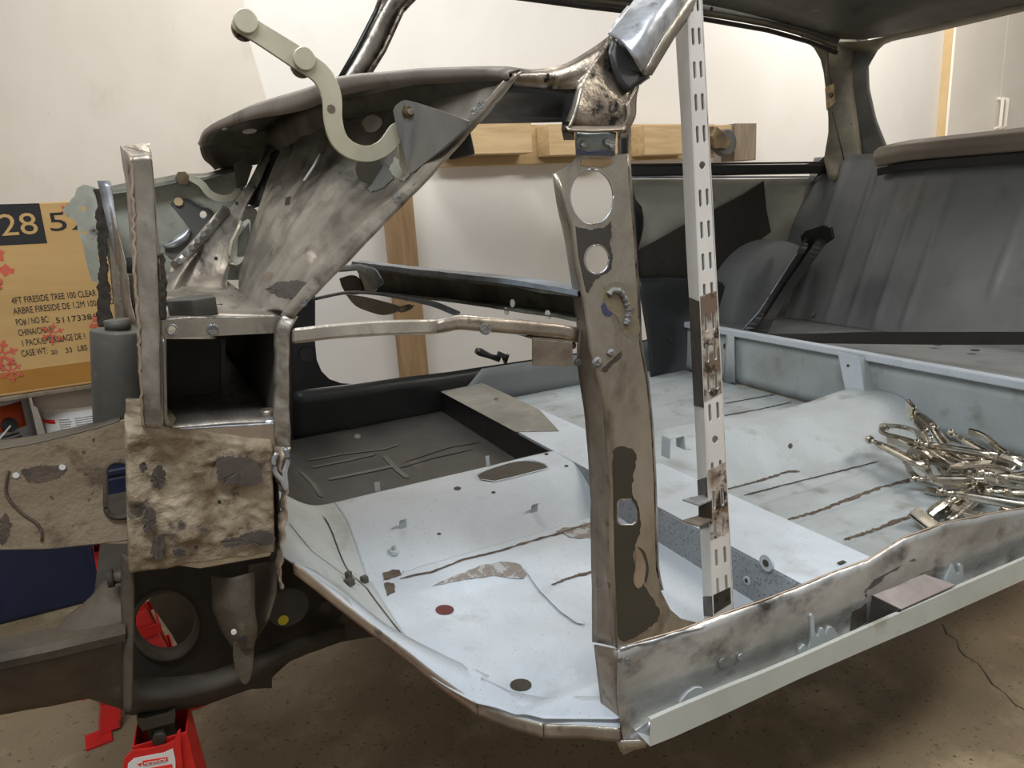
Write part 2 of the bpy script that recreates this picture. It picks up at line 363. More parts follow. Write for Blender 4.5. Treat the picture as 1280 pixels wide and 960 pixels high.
def box_data(c, s, rz=0):
    V = []; cz, sz = math.cos(rz), math.sin(rz)
    for dx in (-1, 1):
        for dy in (-1, 1):
            for dz in (-1, 1):
                x, y = dx*s[0]/2, dy*s[1]/2
                V.append(Vector((c[0]+x*cz-y*sz, c[1]+x*sz+y*cz, c[2]+dz*s[2]/2)))
    return V, [(0, 1, 3, 2), (4, 6, 7, 5), (0, 4, 5, 1), (2, 3, 7, 6), (0, 2, 6, 4), (1, 5, 7, 3)]
def box(name, c, s, m, parent, rz=0, bevel=0.0, label=None):
    V, F = box_data(c, s, rz); return mk(name, V, F, m, parent, bevel=bevel, label=label)
def disc_on(name, px, py, Y, r, m, parent, th=0.003, n=16, ax=Vector((0, -1, 0)), label=None, bevel=0):
    p = U(px, py, Y=Y); return tube(name, [p, p+ax*th], r, m, parent, n=n, label=label, bevel=bevel)
def text(name, s, p, size, m, parent, ux, uz, sx=1.0, ext=0.0004, align='LEFT'):
    """lettering lying in the plane (ux, uz) with its lower left corner at p, turned into a mesh"""
    cu = bpy.data.curves.new(name, 'FONT'); cu.body = s; cu.size = size; cu.extrude = ext; cu.align_x = align; cu.resolution_u = 3
    t = bpy.data.objects.new(name, cu); COL.objects.link(t)
    dg = bpy.context.evaluated_depsgraph_get(); me = bpy.data.meshes.new_from_object(t.evaluated_get(dg))
    bpy.data.objects.remove(t); bpy.data.curves.remove(cu)
    ux = Vector(ux).normalized(); uz = Vector(uz).normalized(); n = ux.cross(uz)
    og = org(parent)
    for v in me.vertices:
        c = v.co.copy(); v.co = Vector(p)+ux*c.x*sx+uz*c.y+n*c.z-og
    me.materials.clear(); me.materials.append(MT[m])
    o = bpy.data.objects.new(name, me); COL.objects.link(o)
    if parent: o.parent = parent
    ORG[o.name] = og
    return o
YN = Vector((0, -1, 0)); YP = Vector((0, 1, 0)); ZP = Vector((0, 0, 1)); XP = Vector((1, 0, 0))

# ------------------------------------------------------------------ the room
G = -0.40
WXv = Vector((math.cos(TH), math.sin(TH), 0)); WYv = Vector((-math.sin(TH), math.cos(TH), 0))
def UW(px, py, d):
    """point on the plane parallel to the back wall, d metres from the camera"""
    r = ray(px, py); return CAM + r*(d/r.dot(WYv))
WD = 2.75
def wallbox(name, p0, p1, d0, d1, m, parent=None, bevel=0, z0=None, z1=None, x0=None, x1=None):
    """box whose front is seen between two places of the photograph"""
    a = UW(*p0, d0); b = UW(*p1, d0)
    xa = (a-CAM).dot(WXv) if x0 is None else x0; xb = (b-CAM).dot(WXv) if x1 is None else x1
    za = a.z if z1 is None else z1; zb = b.z if z0 is None else z0
    V = [CAM*1 + WXv*x + WYv*d for x in (xa, xb) for d in (d0, d1)]
    V = [Vector((v.x, v.y, z)) for v in V for z in (zb, za)]
    return mk(name, V, [(0, 1, 3, 2), (4, 6, 7, 5), (0, 4, 5, 1), (2, 3, 7, 6), (0, 2, 6, 4), (1, 5, 7, 3)], m, parent, bevel=bevel)
fl = struct(mk('floor', [(-6, -4, G), (12, -4, G), (12, 7, G), (-6, 7, G), (-6, -4, G-.05), (12, -4, G-.05), (12, 7, G-.05), (-6, 7, G-.05)],
   [(0, 1, 2, 3), (7, 6, 5, 4), (0, 4, 5, 1), (1, 5, 6, 2), (2, 6, 7, 3), (3, 7, 4, 0)], 'concrete'))
struct(wallbox('wall_back', (0, 0), (0, 0), WD, WD+.1, 'wall', x0=-5, x1=9.5, z0=G, z1=2.4))
# the beige board fixed over the left part of the wall
bl = [UW(-400, -300, 2.72), UW(292, -60, 2.72), UW(308, 40, 2.72), UW(333, 125, 2.72), UW(350, 300, 2.72)]
e = bl[-1]; bl = bl+[Vector((e.x, e.y, G+.02)), Vector((-2.6, UW(-400, -300, 2.72).y, G+.02))]
bl[0] = Vector((-2.6, bl[0].y, 1.9)); bl[1] = Vector((bl[1].x, bl[1].y, 1.9))
struct(plate('wall_left', bl, 'sheet', None, WYv*0.028))
cr = [(1178, 780), (1183, 792), (1196, 800), (1199, 812), (1206, 820), (1222, 828), (1232, 842), (1240, 855), (1256, 866), (1268, 880), (1290, 892)]
V = []; F = []
for i, (x, y) in enumerate(cr):
    p = U(x, y, Z=G+.0005); q = 0.0011+0.0006*math.sin(i*2.1); V += [p+Vector((q, -q, 0)), p-Vector((q, -q, 0))]
for i in range(len(cr)-1): F.append((2*i, 2*i+2, 2*i+3, 2*i+1))
ck = mk('floor_crack', V, F, 'scratch', fl)

# white cabinet at the right, on the back wall
xc = (UW(1186, 100, 2.70)-CAM).dot(WXv)
cab = thing('wall_cabinet', CAM+WXv*(xc+.5)+WYv*2.72+Vector((0, 0, 0)), 'tall white two-door cupboard with raw wooden side, seen through rear window', 'cabinet')
ORG[cab.name] = cab.location.copy()
zc0 = 0.28
def cabb(name, x0, x1, d0, d1, z0, z1, m, par=cab, bev=0.002):
    V = [CAM + WXv*x + WYv*d for x in (x0, x1) for d in (d0, d1)]
    V = [Vector((v.x, v.y, z)) for v in V for z in (z0, z1)]
    return mk(name, V, [(0, 1, 3, 2), (4, 6, 7, 5), (0, 4, 5, 1), (2, 3, 7, 6), (0, 2, 6, 4), (1, 5, 7, 3)], m, par, bevel=bev)
xm = (UW(1251, 100, 2.69)-CAM).dot(WXv)
cabb('side_panel', xc, xc+.018, 2.70, WD, G, 1.9, 'edgewood')
cabb('carcass', xc+.018, xc+1.0, 2.705, WD, G, 1.9, 'cabinet')
dl = cabb('door', xc+.004, xm-.0015, 2.684, 2.700, G+.1, 1.89, 'cabinet'); dr = cabb('door', xm+.0015, xc+1.0, 2.684, 2.700, G+.1, 1.89, 'cabinet')
for dd, xo in ((dl, xm-.03), (dr, xm+.03)):
    zt, zb = UW(1245, 122, 2.66).z, UW(1245, 160, 2.66).z
    P = [CAM+WXv*xo+WYv*2.684, CAM+WXv*xo+WYv*2.65]
    pth = [Vector((P[0].x, P[0].y, zb)), Vector((P[1].x, P[1].y, zb+.008)), Vector((P[1].x, P[1].y, zt-.008)), Vector((P[0].x, P[0].y, zt))]
    beam('door_handle', pth, .02, .008, 'cabinet', dd, up=WXv, bevel=.002)

# wooden dolly leaning against the wall
dol = thing('wooden_dolly', (UW(600, 300, 2.62).x, UW(600, 300, 2.62).y, G), 'pine timber dolly frame with grey caster wheel standing against white wall', 'dolly')
wallbox('rail', (545, 156), (893, 197), 2.66, 2.70, 'wood', dol, .002)
wallbox('rail', (893, 156), (928, 163), 2.62, 2.70, 'wood', dol, .002)
wallbox('block', (560, 152), (666, 191), 2.56, 2.655, 'wood', dol, .003)
wallbox('block', (686, 155), (775, 192), 2.56, 2.655, 'wood', dol, .003)
wallbox('block', (806, 156), (868, 192), 2.56, 2.655, 'wood', dol, .003)
wallbox('end_block', (919, 154), (945, 200), 2.60, 2.69, 'greywood', dol, .003)
wallbox('upright', (478, 200), (521, 300), 2.60, 2.655, 'stud', dol, .003, z0=G)
cas = wallbox('caster_plate', (888, 158), (892, 192), 2.57, 2.65, 'castplate', dol, .001)
c0 = UW(908, 178, 2.56)
fk = plate('caster_fork', [UW(a, b, 2.545) for a, b in ((890, 170), (896, 158), (906, 166), (914, 178), (908, 186), (894, 184))], 'castplate', cas, WYv*0.06, bevel=.002)
tube('wheel', [c0-WYv*.0+WXv*.01, c0+WYv*.045+WXv*.01], .062, 'rubber', dol, n=28, bevel=.008)
tube('wheel_hub', [c0-WYv*.006+WXv*.008, c0+WYv*.05+WXv*.008], .016, 'castplate', dol, n=16)

# ------------------------------------------------------------------ cartons and cans by the wall
def fit_text(name, s, x0, y0, x1, cap, Y, m, parent, sy=1.0):
    p = U(x0, y0, Y=Y); q = U(x1, y0, Y=Y); h = (U(x0, y0-cap, Y=Y)-p).length
    o = text(name, s, p, h/0.70*sy, m, parent, XP, ZP)
    xsv = [v.co.x for v in o.data.vertices]; w0, w1 = min(xsv), max(xsv); k = (q.x-p.x)/(w1-w0)
    for v in o.data.vertices: v.co.x = w0+(v.co.x-w0)*k
    return o
YB = 1.45
pb0 = U(125, 478, Y=YB); pt0 = U(120, 250, Y=YB)
bz0, bz1, bx1 = pb0.z, pt0.z, U(190, 400, Y=YB).x; bx0 = bx1-.62
carton = thing('cardboard_box', ((bx0+bx1)/2, YB+.16, bz0), 'large brown cardboard carton with black 28 and 52 printing and red snowflakes', 'box')
cb = box('carton_body', ((bx0+bx1)/2, YB+.16, (bz0+bz1)/2), (bx1-bx0, .32, bz1-bz0), 'card', carton, bevel=.003)
zt = U(60, 458, Y=YB).z
box('packing_tape', ((bx0+bx1)/2, YB-.0003, (bz0+zt)/2+.003), (bx1-bx0-.006, .0008, zt-bz0-.008), 'tape', carton)
Yf = YB-.0006
blk = plate('printed_square', ys([(-60, 257), (49, 254), (59, 304), (-60, 310)], Yf), 'ink', carton, YP*.0004)
fit_text('printed_number', '28', 1, 295, 48, 27, Yf-.0006, 'card', carton)
fit_text('printed_number', '52', 62, 289, 112, 23, Yf, 'ink', carton)
for s, x0, y0, x1, c_ in (('4FT FIRESIDE TREE 100 CLEAR LIGHTS', 15, 380, 150, 8), ('ARBRE FIRESIDE DE 1,2M 100AMPOULES', 17, 393, 162, 8), ('PO# / NO BC:', 20, 407, 62, 8),
                       ('51173386', 70, 404, 122, 7), ('CHINA/CHINE', 23, 420, 67, 8), ('1 PACK/EMBALLAGE DE 1', 26, 433, 106, 8), ('CASE WT:', 27, 446, 60, 8), ('20', 64, 443, 72, 5), ('33', 82, 441, 90, 6), ('LBS', 97, 439, 109, 7), ('PCS', 116, 436, 130, 7)):
    fit_text('printed_text', s, x0, y0, x1, c_, Yf, 'ink', carton)
def flake(cx, cy, r, wd=.0045, rot=0, n=6):
    V = []; F = []
    c = U(cx, cy, Y=Yf+.0003); k = (U(cx+10, cy, Y=Yf)-U(cx, cy, Y=Yf)).length/10*r
    def seg(a, b, w_):
        t = (b-a).normalized(); s = Vector((-t.z, 0, t.x))*w_; i = len(V); o_ = YN*(.00006*i)
        V.extend([a-s+o_, b-s+o_, b+s+o_, a+s+o_]); F.append((i, i+1, i+2, i+3))
    for q in range(n):
        a = rot+q*2*math.pi/n; d = Vector((math.cos(a), 0, math.sin(a)))
        seg(c+d*k*.12, c+d*k, wd)
        for sg in (-1, 1):
            d2 = Vector((math.cos(a+sg*.9), 0, math.sin(a+sg*.9))); seg(c+d*k*.55, c+d*k*.55+d2*k*.30, wd*.9)
    mk('printed_snowflake', V, F, 'redink', carton)
flake(66, 417, 16, .0016, .3); flake(84, 262, 9, .001, .3); flake(2, 443, 22, .0030, .2); flake(14, 464, 16, .0022, .5); flake(-16, 335, 34, .006, -.25); flake(126, 405, 15, .003, 0.1)

# tote on the ground, lidded bucket and paint can on it, the carton on a board over them
tb = U(50, 772, Z=G); tx1 = U(230, 700, Y=tb.y).x; tx0 = tx1-.75
tote = thing('storage_tote', ((tx0+tx1)/2, tb.y+.2, G), 'dark navy plastic storage bin standing on the concrete floor', 'bin')
zt_ = -.045
V = []; 
for z, s in ((G, .94), (zt_-.02, 1.0)):
    for a, b in ((-1, -1), (1, -1), (1, 1), (-1, 1)): V.append(((tx0+tx1)/2+a*(tx1-tx0)/2*s, tb.y+.2+b*.2*s, z))
mk('tote_body', V, [(0, 1, 2, 3), (4, 5, 6, 7), (0, 1, 5, 4), (1, 2, 6, 5), (2, 3, 7, 6), (3, 0, 4, 7)], 'blue', tote, bevel=.012)
box('tote_lid', ((tx0+tx1)/2, tb.y+.2, zt_-.01), (tx1-tx0+.02, .42, .02), 'blue', tote, bevel=.006)
for fx in (.3, .42, .72): box('moulded_rib', (tx0+(tx1-tx0)*fx, tb.y+.004, (G+zt_)/2), (.012, .012, (zt_-G)*.82), 'blue', tote, bevel=.003)
def lathe(name, c, prof, m, parent, n=40):
    V = []; F = []
    for r_, z in prof:
        for k in range(n): a = 2*math.pi*k/n; V.append((c[0]+r_*math.cos(a), c[1]+r_*math.sin(a), c[2]+z))
    for i in range(len(prof)-1):
        for k in range(n): F.append((i*n+k, i*n+(k+1) % n, (i+1)*n+(k+1) % n, (i+1)*n+k))
    F.append(tuple(range(n))); F.append(tuple(range((len(prof)-1)*n, len(prof)*n)))
    o = mk(name, V, F, m, parent, smooth=False)
    for p in o.data.polygons:
        if len(p.vertices) == 4: p.use_smooth = True
    return o
def wrap(name, c, r, a0, a1, z0, z1, m, parent, n=14, th=.0006):
    V = []; F = []
    for i in range(n+1):
        a = R(a0+(a1-a0)*i/n)
        for z in (z0, z1): V.append((c[0]+r*math.cos(a), c[1]+r*math.sin(a), c[2]+z))
    for i in range(n): F.append((2*i, 2*i+2, 2*i+3, 2*i+1))
    return mk(name, V, F, m, parent, smooth=True, solid=th)
btop = bz0-.012
Yc = YB+.16
bk = U(106, 520, Y=Yc-.1); br = .112
bucket = thing('plastic_bucket', (bk.x, Yc, zt_), 'white plastic bucket with printed label under the cardboard carton', 'bucket')
h = btop-zt_
lathe('bucket_body', (bk.x, Yc, zt_), [(br*.88, 0), (br*.97, h-.05), (br*.97, h-.045)], 'whiteplastic', bucket)
lathe('bucket_lid', (bk.x, Yc, zt_), [(br*.98, h-.05), (br*1.03, h-.048), (br*1.03, h-.02), (br, h-.015), (br, h)], 'whiteplastic', bucket)
wrap('bucket_label', (bk.x, Yc, zt_), br*.965, 205, 330, .03, h-.062, 'label', bucket)
wrap('label_stripe', (bk.x, Yc, zt_), br*.972, 208, 232, h-.09, h-.08, 'labelred', bucket)
def print_rows(a0, a1, z0, z1, n):
    for i in range(n):
        z = z0+(z1-z0)*i/n; wrap('printed_line', (bk.x, Yc, zt_), br*.972, a0, a1-random.uniform(0, 5), z, z+(z1-z0)/n*.35, 'labelgrey', bucket, n=6)
print_rows(238, 254, h-.125, h-.075, 8); print_rows(258, 300, h-.098, h-.075, 4); print_rows(260, 284, h-.155, h-.11, 7); print_rows(289, 312, h-.15, h-.11, 6)
ck_ = U(0, 520, Y=Yc-.08); r2 = .085; h2 = h-.012
cx_ = bk.x-br*1.03-r2-.005
can = thing('paint_can', (cx_, Yc-.02, zt_), 'orange and white paint can with wire handle beside the bucket', 'paint can')
cc = (cx_, Yc-.02, zt_)
lathe('can_body', cc, [(r2, 0), (r2, h2-.008), (r2+.003, h2-.006), (r2+.003, h2), (r2-.006, h2)], 'canwhite', can)
wrap('orange_band', cc, r2+.0008, 180, 330, h2-.075, h2-.012, 'orange', can)
pa = R(300); pc = Vector((cc[0]+r2*math.cos(pa), cc[1]+r2*math.sin(pa), cc[2]+h2-.06))
tube('handle_boss', [pc, pc+Vector((math.cos(pa), math.sin(pa), 0))*.012], .017, 'ink', can, n=20)
hp = [pc+Vector((math.cos(pa), math.sin(pa), 0))*.014]
for t in range(1, 9):
    a = R(300-14*t); hp.append(Vector((cc[0]+(r2+.014)*math.cos(a), cc[1]+(r2+.014)*math.sin(a), hp[0].z-.09*math.sin(math.pi*min(t/13, 1)))))
tube('wire_handle', hp, .0022, 'label', can, n=8)
for i in range(5): wrap('printed_line', cc, r2+.001, 245, 318-random.uniform(0, 8), h2-.125+i*.009, h2-.121+i*.009, 'ink', can, n=8)
board = box('support_board', ((bx0+bx1)/2, Yc, bz0-.006), (bx1-bx0+.01, .34, .010), 'greywood', None, bevel=.002)
board['label'] = 'thin grey board under the cardboard carton, resting on bucket and paint can'; board['category'] = 'board'

# black crank handle lying on the far sill
hd = thing('crank_handle', U(630, 455, Y=1.30), 'small black crank handle resting on the far door sill', 'handle')
h0 = U(630, 452, Y=1.30)
tube('grip', py3([(595, 438, 1.30), (600, 440, 1.30), (612, 445, 1.30), (624, 449, 1.30)]), [.008, .012, .008, .009], 'black', hd)
beam('crank_arm', py3([(622, 442, 1.30), (632, 446, 1.30), (632, 458, 1.30)]), .012, .016, 'black', hd, bevel=.002)

# ------------------------------------------------------------------ the car body shell
car = thing('car_body_shell', (0.8, 0.62, 0.0), 'stripped small car body shell in bare steel and grey primer on jack stands', 'car body')

# --- floor pressings: one height function, cut into panels
def sstep(a, b, x):
    t = max(0, min(1, (x-a)/(b-a))); return t*t*(3-2*t)
def tun(y):
    return 0.066*(1-sstep(0.03, 0.175, abs(y-0.602)))
def toe(x, y=0):
    t = max(0, 0.255-x); return (t*t*9 if t < .06 else 0.0324+(t-.06)*1.18)
def HF(x, y):
    z = max(tun(y), 0) ; t = toe(x, y)
    z = (z**3+t**3)**(1/3) if z > 0 or t > 0 else 0
    # pressed relief in the footwell
    if y < .44 and x > .2:
        d = min((x-.27)/.04, (.58-x)/.02, (.37-y)/.03+(x-.27)*0, (y-.06)/.03)
        z += 0.013*(1-max(0, min(1, d)))*min(1, max(0, (x-.2)/.1))
        z -= 0.0
    return z + 0.0006*noise.noise(Vector((x*9, y*9, 0)))
def HR(x, y):
    yc = .58-.06*sstep(.9, 1.4, x)
    flare = 1+.18*sstep(1.25, 1.47, x)
    z = 0.066*flare*(1-sstep(0.03*flare, 0.17*flare, abs(y-yc)))
    for g in (.055, .16, .255, .34, .95, 1.04, 1.14):
        z -= .005*math.exp(-((y-g)/.006)**2)
    return z + 0.0006*noise.noise(Vector((x*7, y*7, 3)))
def lipy(x):
    P = [(.05, .30), (.096, .30), (.148, .30), (.20, .235), (.253, .11), (.303, .042), (.37, 0.0), (.9, 0.0)]
    for i in range(len(P)-1):
        if x <= P[i+1][0]:
            t = (x-P[i][0])/(P[i+1][0]-P[i][0]); return P[i][1]+(P[i+1][1]-P[i][1])*t
    return 0
def hpanel(name, H, x0, x1, yf0, yf1, m, nx, ny, lift=0, th=.0015, holes=()):
    V = []; F = []
    for i in range(nx+1):
        x = x0+(x1-x0)*i/nx
        a, b = yf0(x), yf1(x)
        for j in range(ny+1):
            y = a+(b-a)*j/ny; V.append((x, y, H(x, y)+lift))
    for i in range(nx):
        for j in range(ny):
            k = i*(ny+1)+j
            cx = sum(V[q][0] for q in (k, k+ny+2))/2; cy = sum(V[q][1] for q in (k, k+ny+2))/2
            if any(((cx-hx)/ha)**2+((cy-hy)/hb)**2 < 1 for hx, hy, ha, hb in holes): continue
            F.append((k, k+1, k+ny+2, k+ny+1))
    o = mk(name, V, F, m, car, smooth=True, solid=th, offset=-1)
    if sum(p.normal.z for p in o.data.polygons) < 0: o.data.flip_normals()
    return o
C0 = lambda v: (lambda x: v)
hpanel('floor_pan', HF, .225, .664, lipy, C0(.44), 'primer', 90, 90)
hpanel('tunnel', HF, .225, .672, C0(.44), C0(.645), 'primer', 90, 50)
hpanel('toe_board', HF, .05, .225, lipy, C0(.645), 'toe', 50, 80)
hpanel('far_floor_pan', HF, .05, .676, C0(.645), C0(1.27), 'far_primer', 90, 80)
hpanel('rear_floor_pan', HR, .784, 1.475, C0(0.0), C0(1.27), 'primer2', 90, 190)
def hstrip(name, H, pts, wd, m, par, lift=.0016, n=60, jit=.0, wvar=.5):
    p = resample([Vector((a, b, 0)) for a, b in pts], n)
    V = []; F = []
    for i, q in enumerate(p):
        t = (p[min(i+1, n-1)]-p[max(i-1, 0)]).normalized(); s = Vector((-t.y, t.x, 0))
        ww = wd*max(.35, 1+wvar*1.6*noise.noise(Vector((i*.37, wd*900, 1))))*(1 if 1 < i < n-2 else .4)
        q = q+s*random.uniform(-jit, jit)
        for sg in (-1, 1):
            v = q+s*sg*ww; V.append((v.x, v.y, H(v.x, v.y)+lift))
    for i in range(n-1): F.append((2*i, 2*i+2, 2*i+3, 2*i+1))
    return mk(name, V, F, m, par, solid=.0003)
def hpatch(name, H, poly, m, par, lift=.0012):
    c = Vector((sum(a for a, b in poly)/len(poly), sum(b for a, b in poly)/len(poly), 0)); n = len(poly)
    V = []; F = []; K = 4
    for k in range(K+1):
        for a, b in poly:
            x = c.x+(a-c.x)*k/K; y = c.y+(b-c.y)*k/K; V.append((x, y, H(x, y)+lift))
    for k in range(K):
        for i in range(n):
            F.append((k*n+i, k*n+(i+1) % n, (k+1)*n+(i+1) % n, (k+1)*n+i))
    return mk(name, V, F, m, par, solid=.0003)
FP = bpy.data.objects['floor_pan']; TU = bpy.data.objects['tunnel']; FF = bpy.data.objects['far_floor_pan']; RF = bpy.data.objects['rear_floor_pan']
def g2(px, py, H=None, z=0.0):
    if not H:
        p = U(px, py, Z=z); return (p.x, p.y)
    r = ray(px, py).normalized(); t = .35; last = t
    while t < 3.2:
        p = CAM+r*t
        if p.y > -.03 and p.z < H(p.x, p.y): break
        last = t; t += .01
    for _ in range(14):
        m_ = (last+t)/2; p = CAM+r*m_
        if p.z < H(p.x, p.y): t = m_
        else: last = m_
    return (p.x, p.y)
def gp(pts, H): return [g2(a, b, H) for a, b in pts]
# holes with dark or red depth below: round plugs set in the floor
hpatch('drain_hole', HF, gp(ell(651, 857, 13.5, 7.5), HF), 'olive', FP)
hpatch('drain_hole', HF, gp(ell(556, 763, 11.5, 6), HF), 'maroon', FP)
hpatch('bare_metal_patch', HF, gp(jag([(540, 734), (565, 722), (600, 708), (630, 702), (650, 706), (658, 718), (655, 724), (632, 718), (610, 722), (590, 724), (568, 727)], 36, .8), HF), 'specks', FP)
hstrip('rust_seam', HF, gp([(500, 724), (540, 716), (580, 700), (625, 689), (660, 678), (700, 667), (738, 655)], HF), .0022, 'rust', FP, jit=.001)
hstrip('rust_seam', HF, gp([(690, 732), (715, 722), (740, 716), (770, 706)], HF), .0028, 'rust', FP, jit=.001)
hpatch('sealer_patch', HF, gp(jag([(479, 716), (500, 712), (502, 720), (480, 726)], 16, 1), HF), 'rust', FP)
hpatch('sealer_patch', HF, gp(jag([(480, 730), (493, 729), (494, 740), (484, 746)], 16, 1), HF), 'rust', FP)
hstrip('panel_edge_line', HF, gp([(404, 646), (416, 668), (424, 690), (438, 718), (458, 735), (470, 752), (490, 778), (512, 806)], HF), .0009, 'scratch', FP, wvar=.2)
hstrip('panel_edge_line', HF, gp([(362, 655), (390, 690), (420, 712), (450, 733)], HF), .0006, 'scratch', FP, wvar=.2)
hstrip('raised_bead', HF, gp([(660, 708), (680, 740), (705, 765), (730, 782)], HF), .006, 'primer', FP, wvar=.1, lift=.003)
hpatch('bare_metal_patch', HF, gp(jag([(694, 664), (720, 658), (742, 652), (742, 672), (715, 674)], 24, 1.5), HF), 'specks', FP)
def hbolt(px, py, H, r, h, m, par, name='bolt', n=6):
    x, y = g2(px, py, H); z = H(x, y); tube(name, [(x, y, z-.002), (x, y, z+h)], r, m, par, n=n, bevel=.0006)
hbolt(493, 691, HF, .0075, .006, 'primer', TU, 'nut', 12); hbolt(493, 691, HF, .0035, .012, 'primer2', TU, 'stud', 10)
def hbox(px, py, H, s, m, par, name, rz=0, dz=0):
    x, y = g2(px, py, H); z = H(x, y)
    box(name, (x, y, z+s[2]/2+dz), s, m, par, rz=rz, bevel=min(s)*.12)
hbox(437, 732, HF, (.012, .012, .010), 'greytube', FP, 'bolt_head', .5); hbox(456, 728, HF, (.010, .010, .010), 'greytube', FP, 'bolt_head', .2)
hbox(437, 729, HF, (.008, .008, .018), 'greytube', FP, 'bolt_shank', .5)
# small clips on the tunnel side
for (a, b) in ((504, 660), (668, 640)):
    x, y = g2(a, b, HF); z = HF(x, y)
    V, F = loft([[(x-.006, y, z), (x-.006, y-.002, z+.014), (x-.004, y-.012, z+.020)], [(x+.006, y, z), (x+.006, y-.002, z+.014), (x+.004, y-.012, z+.020)]], 8, 2)
    mk('clip', V, F, 'primer2', TU, solid=.0012)
for (a, b) in ((742/3.2*0+572, 611), (683, 568), (708, 583), (617, 616), (549, 668)):
    hpatch('small_hole', HF, gp(ell(a, b, 4.5 if a == 572 else 2.6, 2 if a == 572 else 1.2, 12), HF), 'scratch', TU)
hstrip('hole_rim', HF, gp([(596, 600), (595, 594), (607, 589), (640, 578), (665, 575), (684, 581), (686, 586), (640, 598), (618, 603), (597, 600)], HF), .0012, 'primer', TU, wvar=.05, lift=.002)
hpatch('tunnel_opening', HF, gp(smoothpx([(597, 595), (608, 589), (640, 579), (664, 577), (682, 582), (680, 587), (640, 597), (616, 602), (601, 600)], 30), HF), 'olive', TU, lift=.001)
# upright tabs beyond the tunnel crest
for (a, y0, y1, Y) in ((471, 603, 634, .70), (609, 570, 584, .72)):
    tp = U(a, y0, Y=Y); z_ = HF(tp.x, Y)
    box('upright_tab', (tp.x, Y, (tp.z+z_)/2), (.010 if a < 500 else .008, .0015, tp.z-z_), 'primer', TU)
# far floor pressing lines
for P_, w_ in (([(385, 576), (430, 568), (480, 562), (500, 556)], .004), ([(390, 585), (440, 575), (470, 568)], .005), ([(410, 600), (450, 592), (492, 583)], .006), ([(376, 590), (392, 606), (402, 622)], .004),
               ([(480, 570), (497, 588), (510, 598)], .005), ([(500, 585), (540, 573), (590, 562)], .003), ([(505, 578), (560, 560), (600, 553)], .0025)):
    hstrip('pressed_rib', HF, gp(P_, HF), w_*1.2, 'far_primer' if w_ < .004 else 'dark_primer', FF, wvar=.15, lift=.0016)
for P_ in ([(434, 532), (446, 530), (450, 534), (438, 537)], [(520, 516), (530, 514), (532, 518), (522, 520)]):
    hpatch('floor_tab', HF, gp(P_, HF), 'olive', FF, lift=.004)
hpatch('paint_spot', HF, gp(ell(447, 546, 4, 3, 14), HF), 'primer3', FF)
# crossmember under the front seats
def xmz(y): return .074-.018*(y/1.27)
rowsx = []
for y in (0.004, .2, .4, .6, .8, 1.0, 1.266):
    xo = .655+.012*y
    rowsx.append((y, xo))
V = []; F = []
for y, xo in rowsx:
    z = xmz(y) + 0
    V += [(xo, y, -.002), (xo+.004, y, z), (xo+.128, y, z+.002), (xo+.132, y, -.002)]
for i in range(len(rowsx)-1):
    for j in range(3): a = i*4+j; F.append((a, a+1, a+5, a+4))
F += [(0, 1, 2, 3), tuple(range(len(V)-4, len(V)))]
xm_ = mk('front_crossmember', V, F, 'primer_xm', car, bevel=.003)
V2 = []; F2 = []
for y, xo in rowsx:
    z = xmz(y) + 0; V2 += [(xo+.005, y, z+.0006), (xo+.127, y, z+.0026)]
for i in range(len(rowsx)-1): F2.append((2*i, 2*i+1, 2*i+3, 2*i+2))
mk('crossmember_top', V2, F2, 'primer', xm_, solid=.0008)
plate('painted_far_face', [Vector((xo_-.0015, y_, z_)) for xo_, y_, z_ in ((.655+.012*.66, .66, 0), (.655+.012*1.266, 1.266, 0), (.658+.012*1.266, 1.266, xmz(1.266)-.003), (.658+.012*.66, .66, xmz(.66)-.003))], 'black', xm_, XP*.001)
plate('dusty_far_top', [Vector(v) for v in ((.664, .80, xmz(.8)+.0018), (.668, 1.26, xmz(1.26)+.0018), (.798, 1.26, xmz(1.26)+.0036), (.79, .92, xmz(.92)+.0036), (.74, .74, xmz(.74)+.003))], 'greydust', xm_, ZP*.0003)
p = U(960, 703, X=.6595); tube('threaded_boss', [p, p+Vector((-.004, 0, 0))], .011, 'primer', xm_, n=24); tube('boss_hole', [p+Vector((-.004, 0, 0)), p+Vector((-.0046, 0, 0))], .005, 'olive', xm_, n=14)
p = U(935, 725, X=.6595); tube('threaded_boss', [p, p+Vector((-.003, 0, 0))], .006, 'primer', xm_, n=20); tube('boss_hole', [p+Vector((-.003, 0, 0)), p+Vector((-.0036, 0, 0))], .003, 'olive', xm_, n=14)
for a, b, r_ in ((1052, 703, .0048), (620, 498, .004)):
    p = U(a, b, Z=.078 if a > 900 else .066); box('slot_hole', (p.x, p.y, p.z), (.011, .005, .0012), 'olive', xm_)
# handbrake-cable bracket on the crossmember/tunnel
p = U(848, 545, Z=.115)
V, F = loft([[(p.x-.03, p.y-.012, .08), (p.x-.028, p.y-.012, .118), (p.x+.004, p.y-.012, .118), (p.x+.006, p.y-.012, .09), (p.x+.02, p.y-.012, .088)],
             [(p.x-.03, p.y+.012, .08), (p.x-.028, p.y+.012, .118), (p.x+.004, p.y+.012, .118), (p.x+.006, p.y+.012, .09), (p.x+.02, p.y+.012, .088)]], 24, 2)
mk('cable_bracket', V, F, 'primer2', car, solid=.0018)
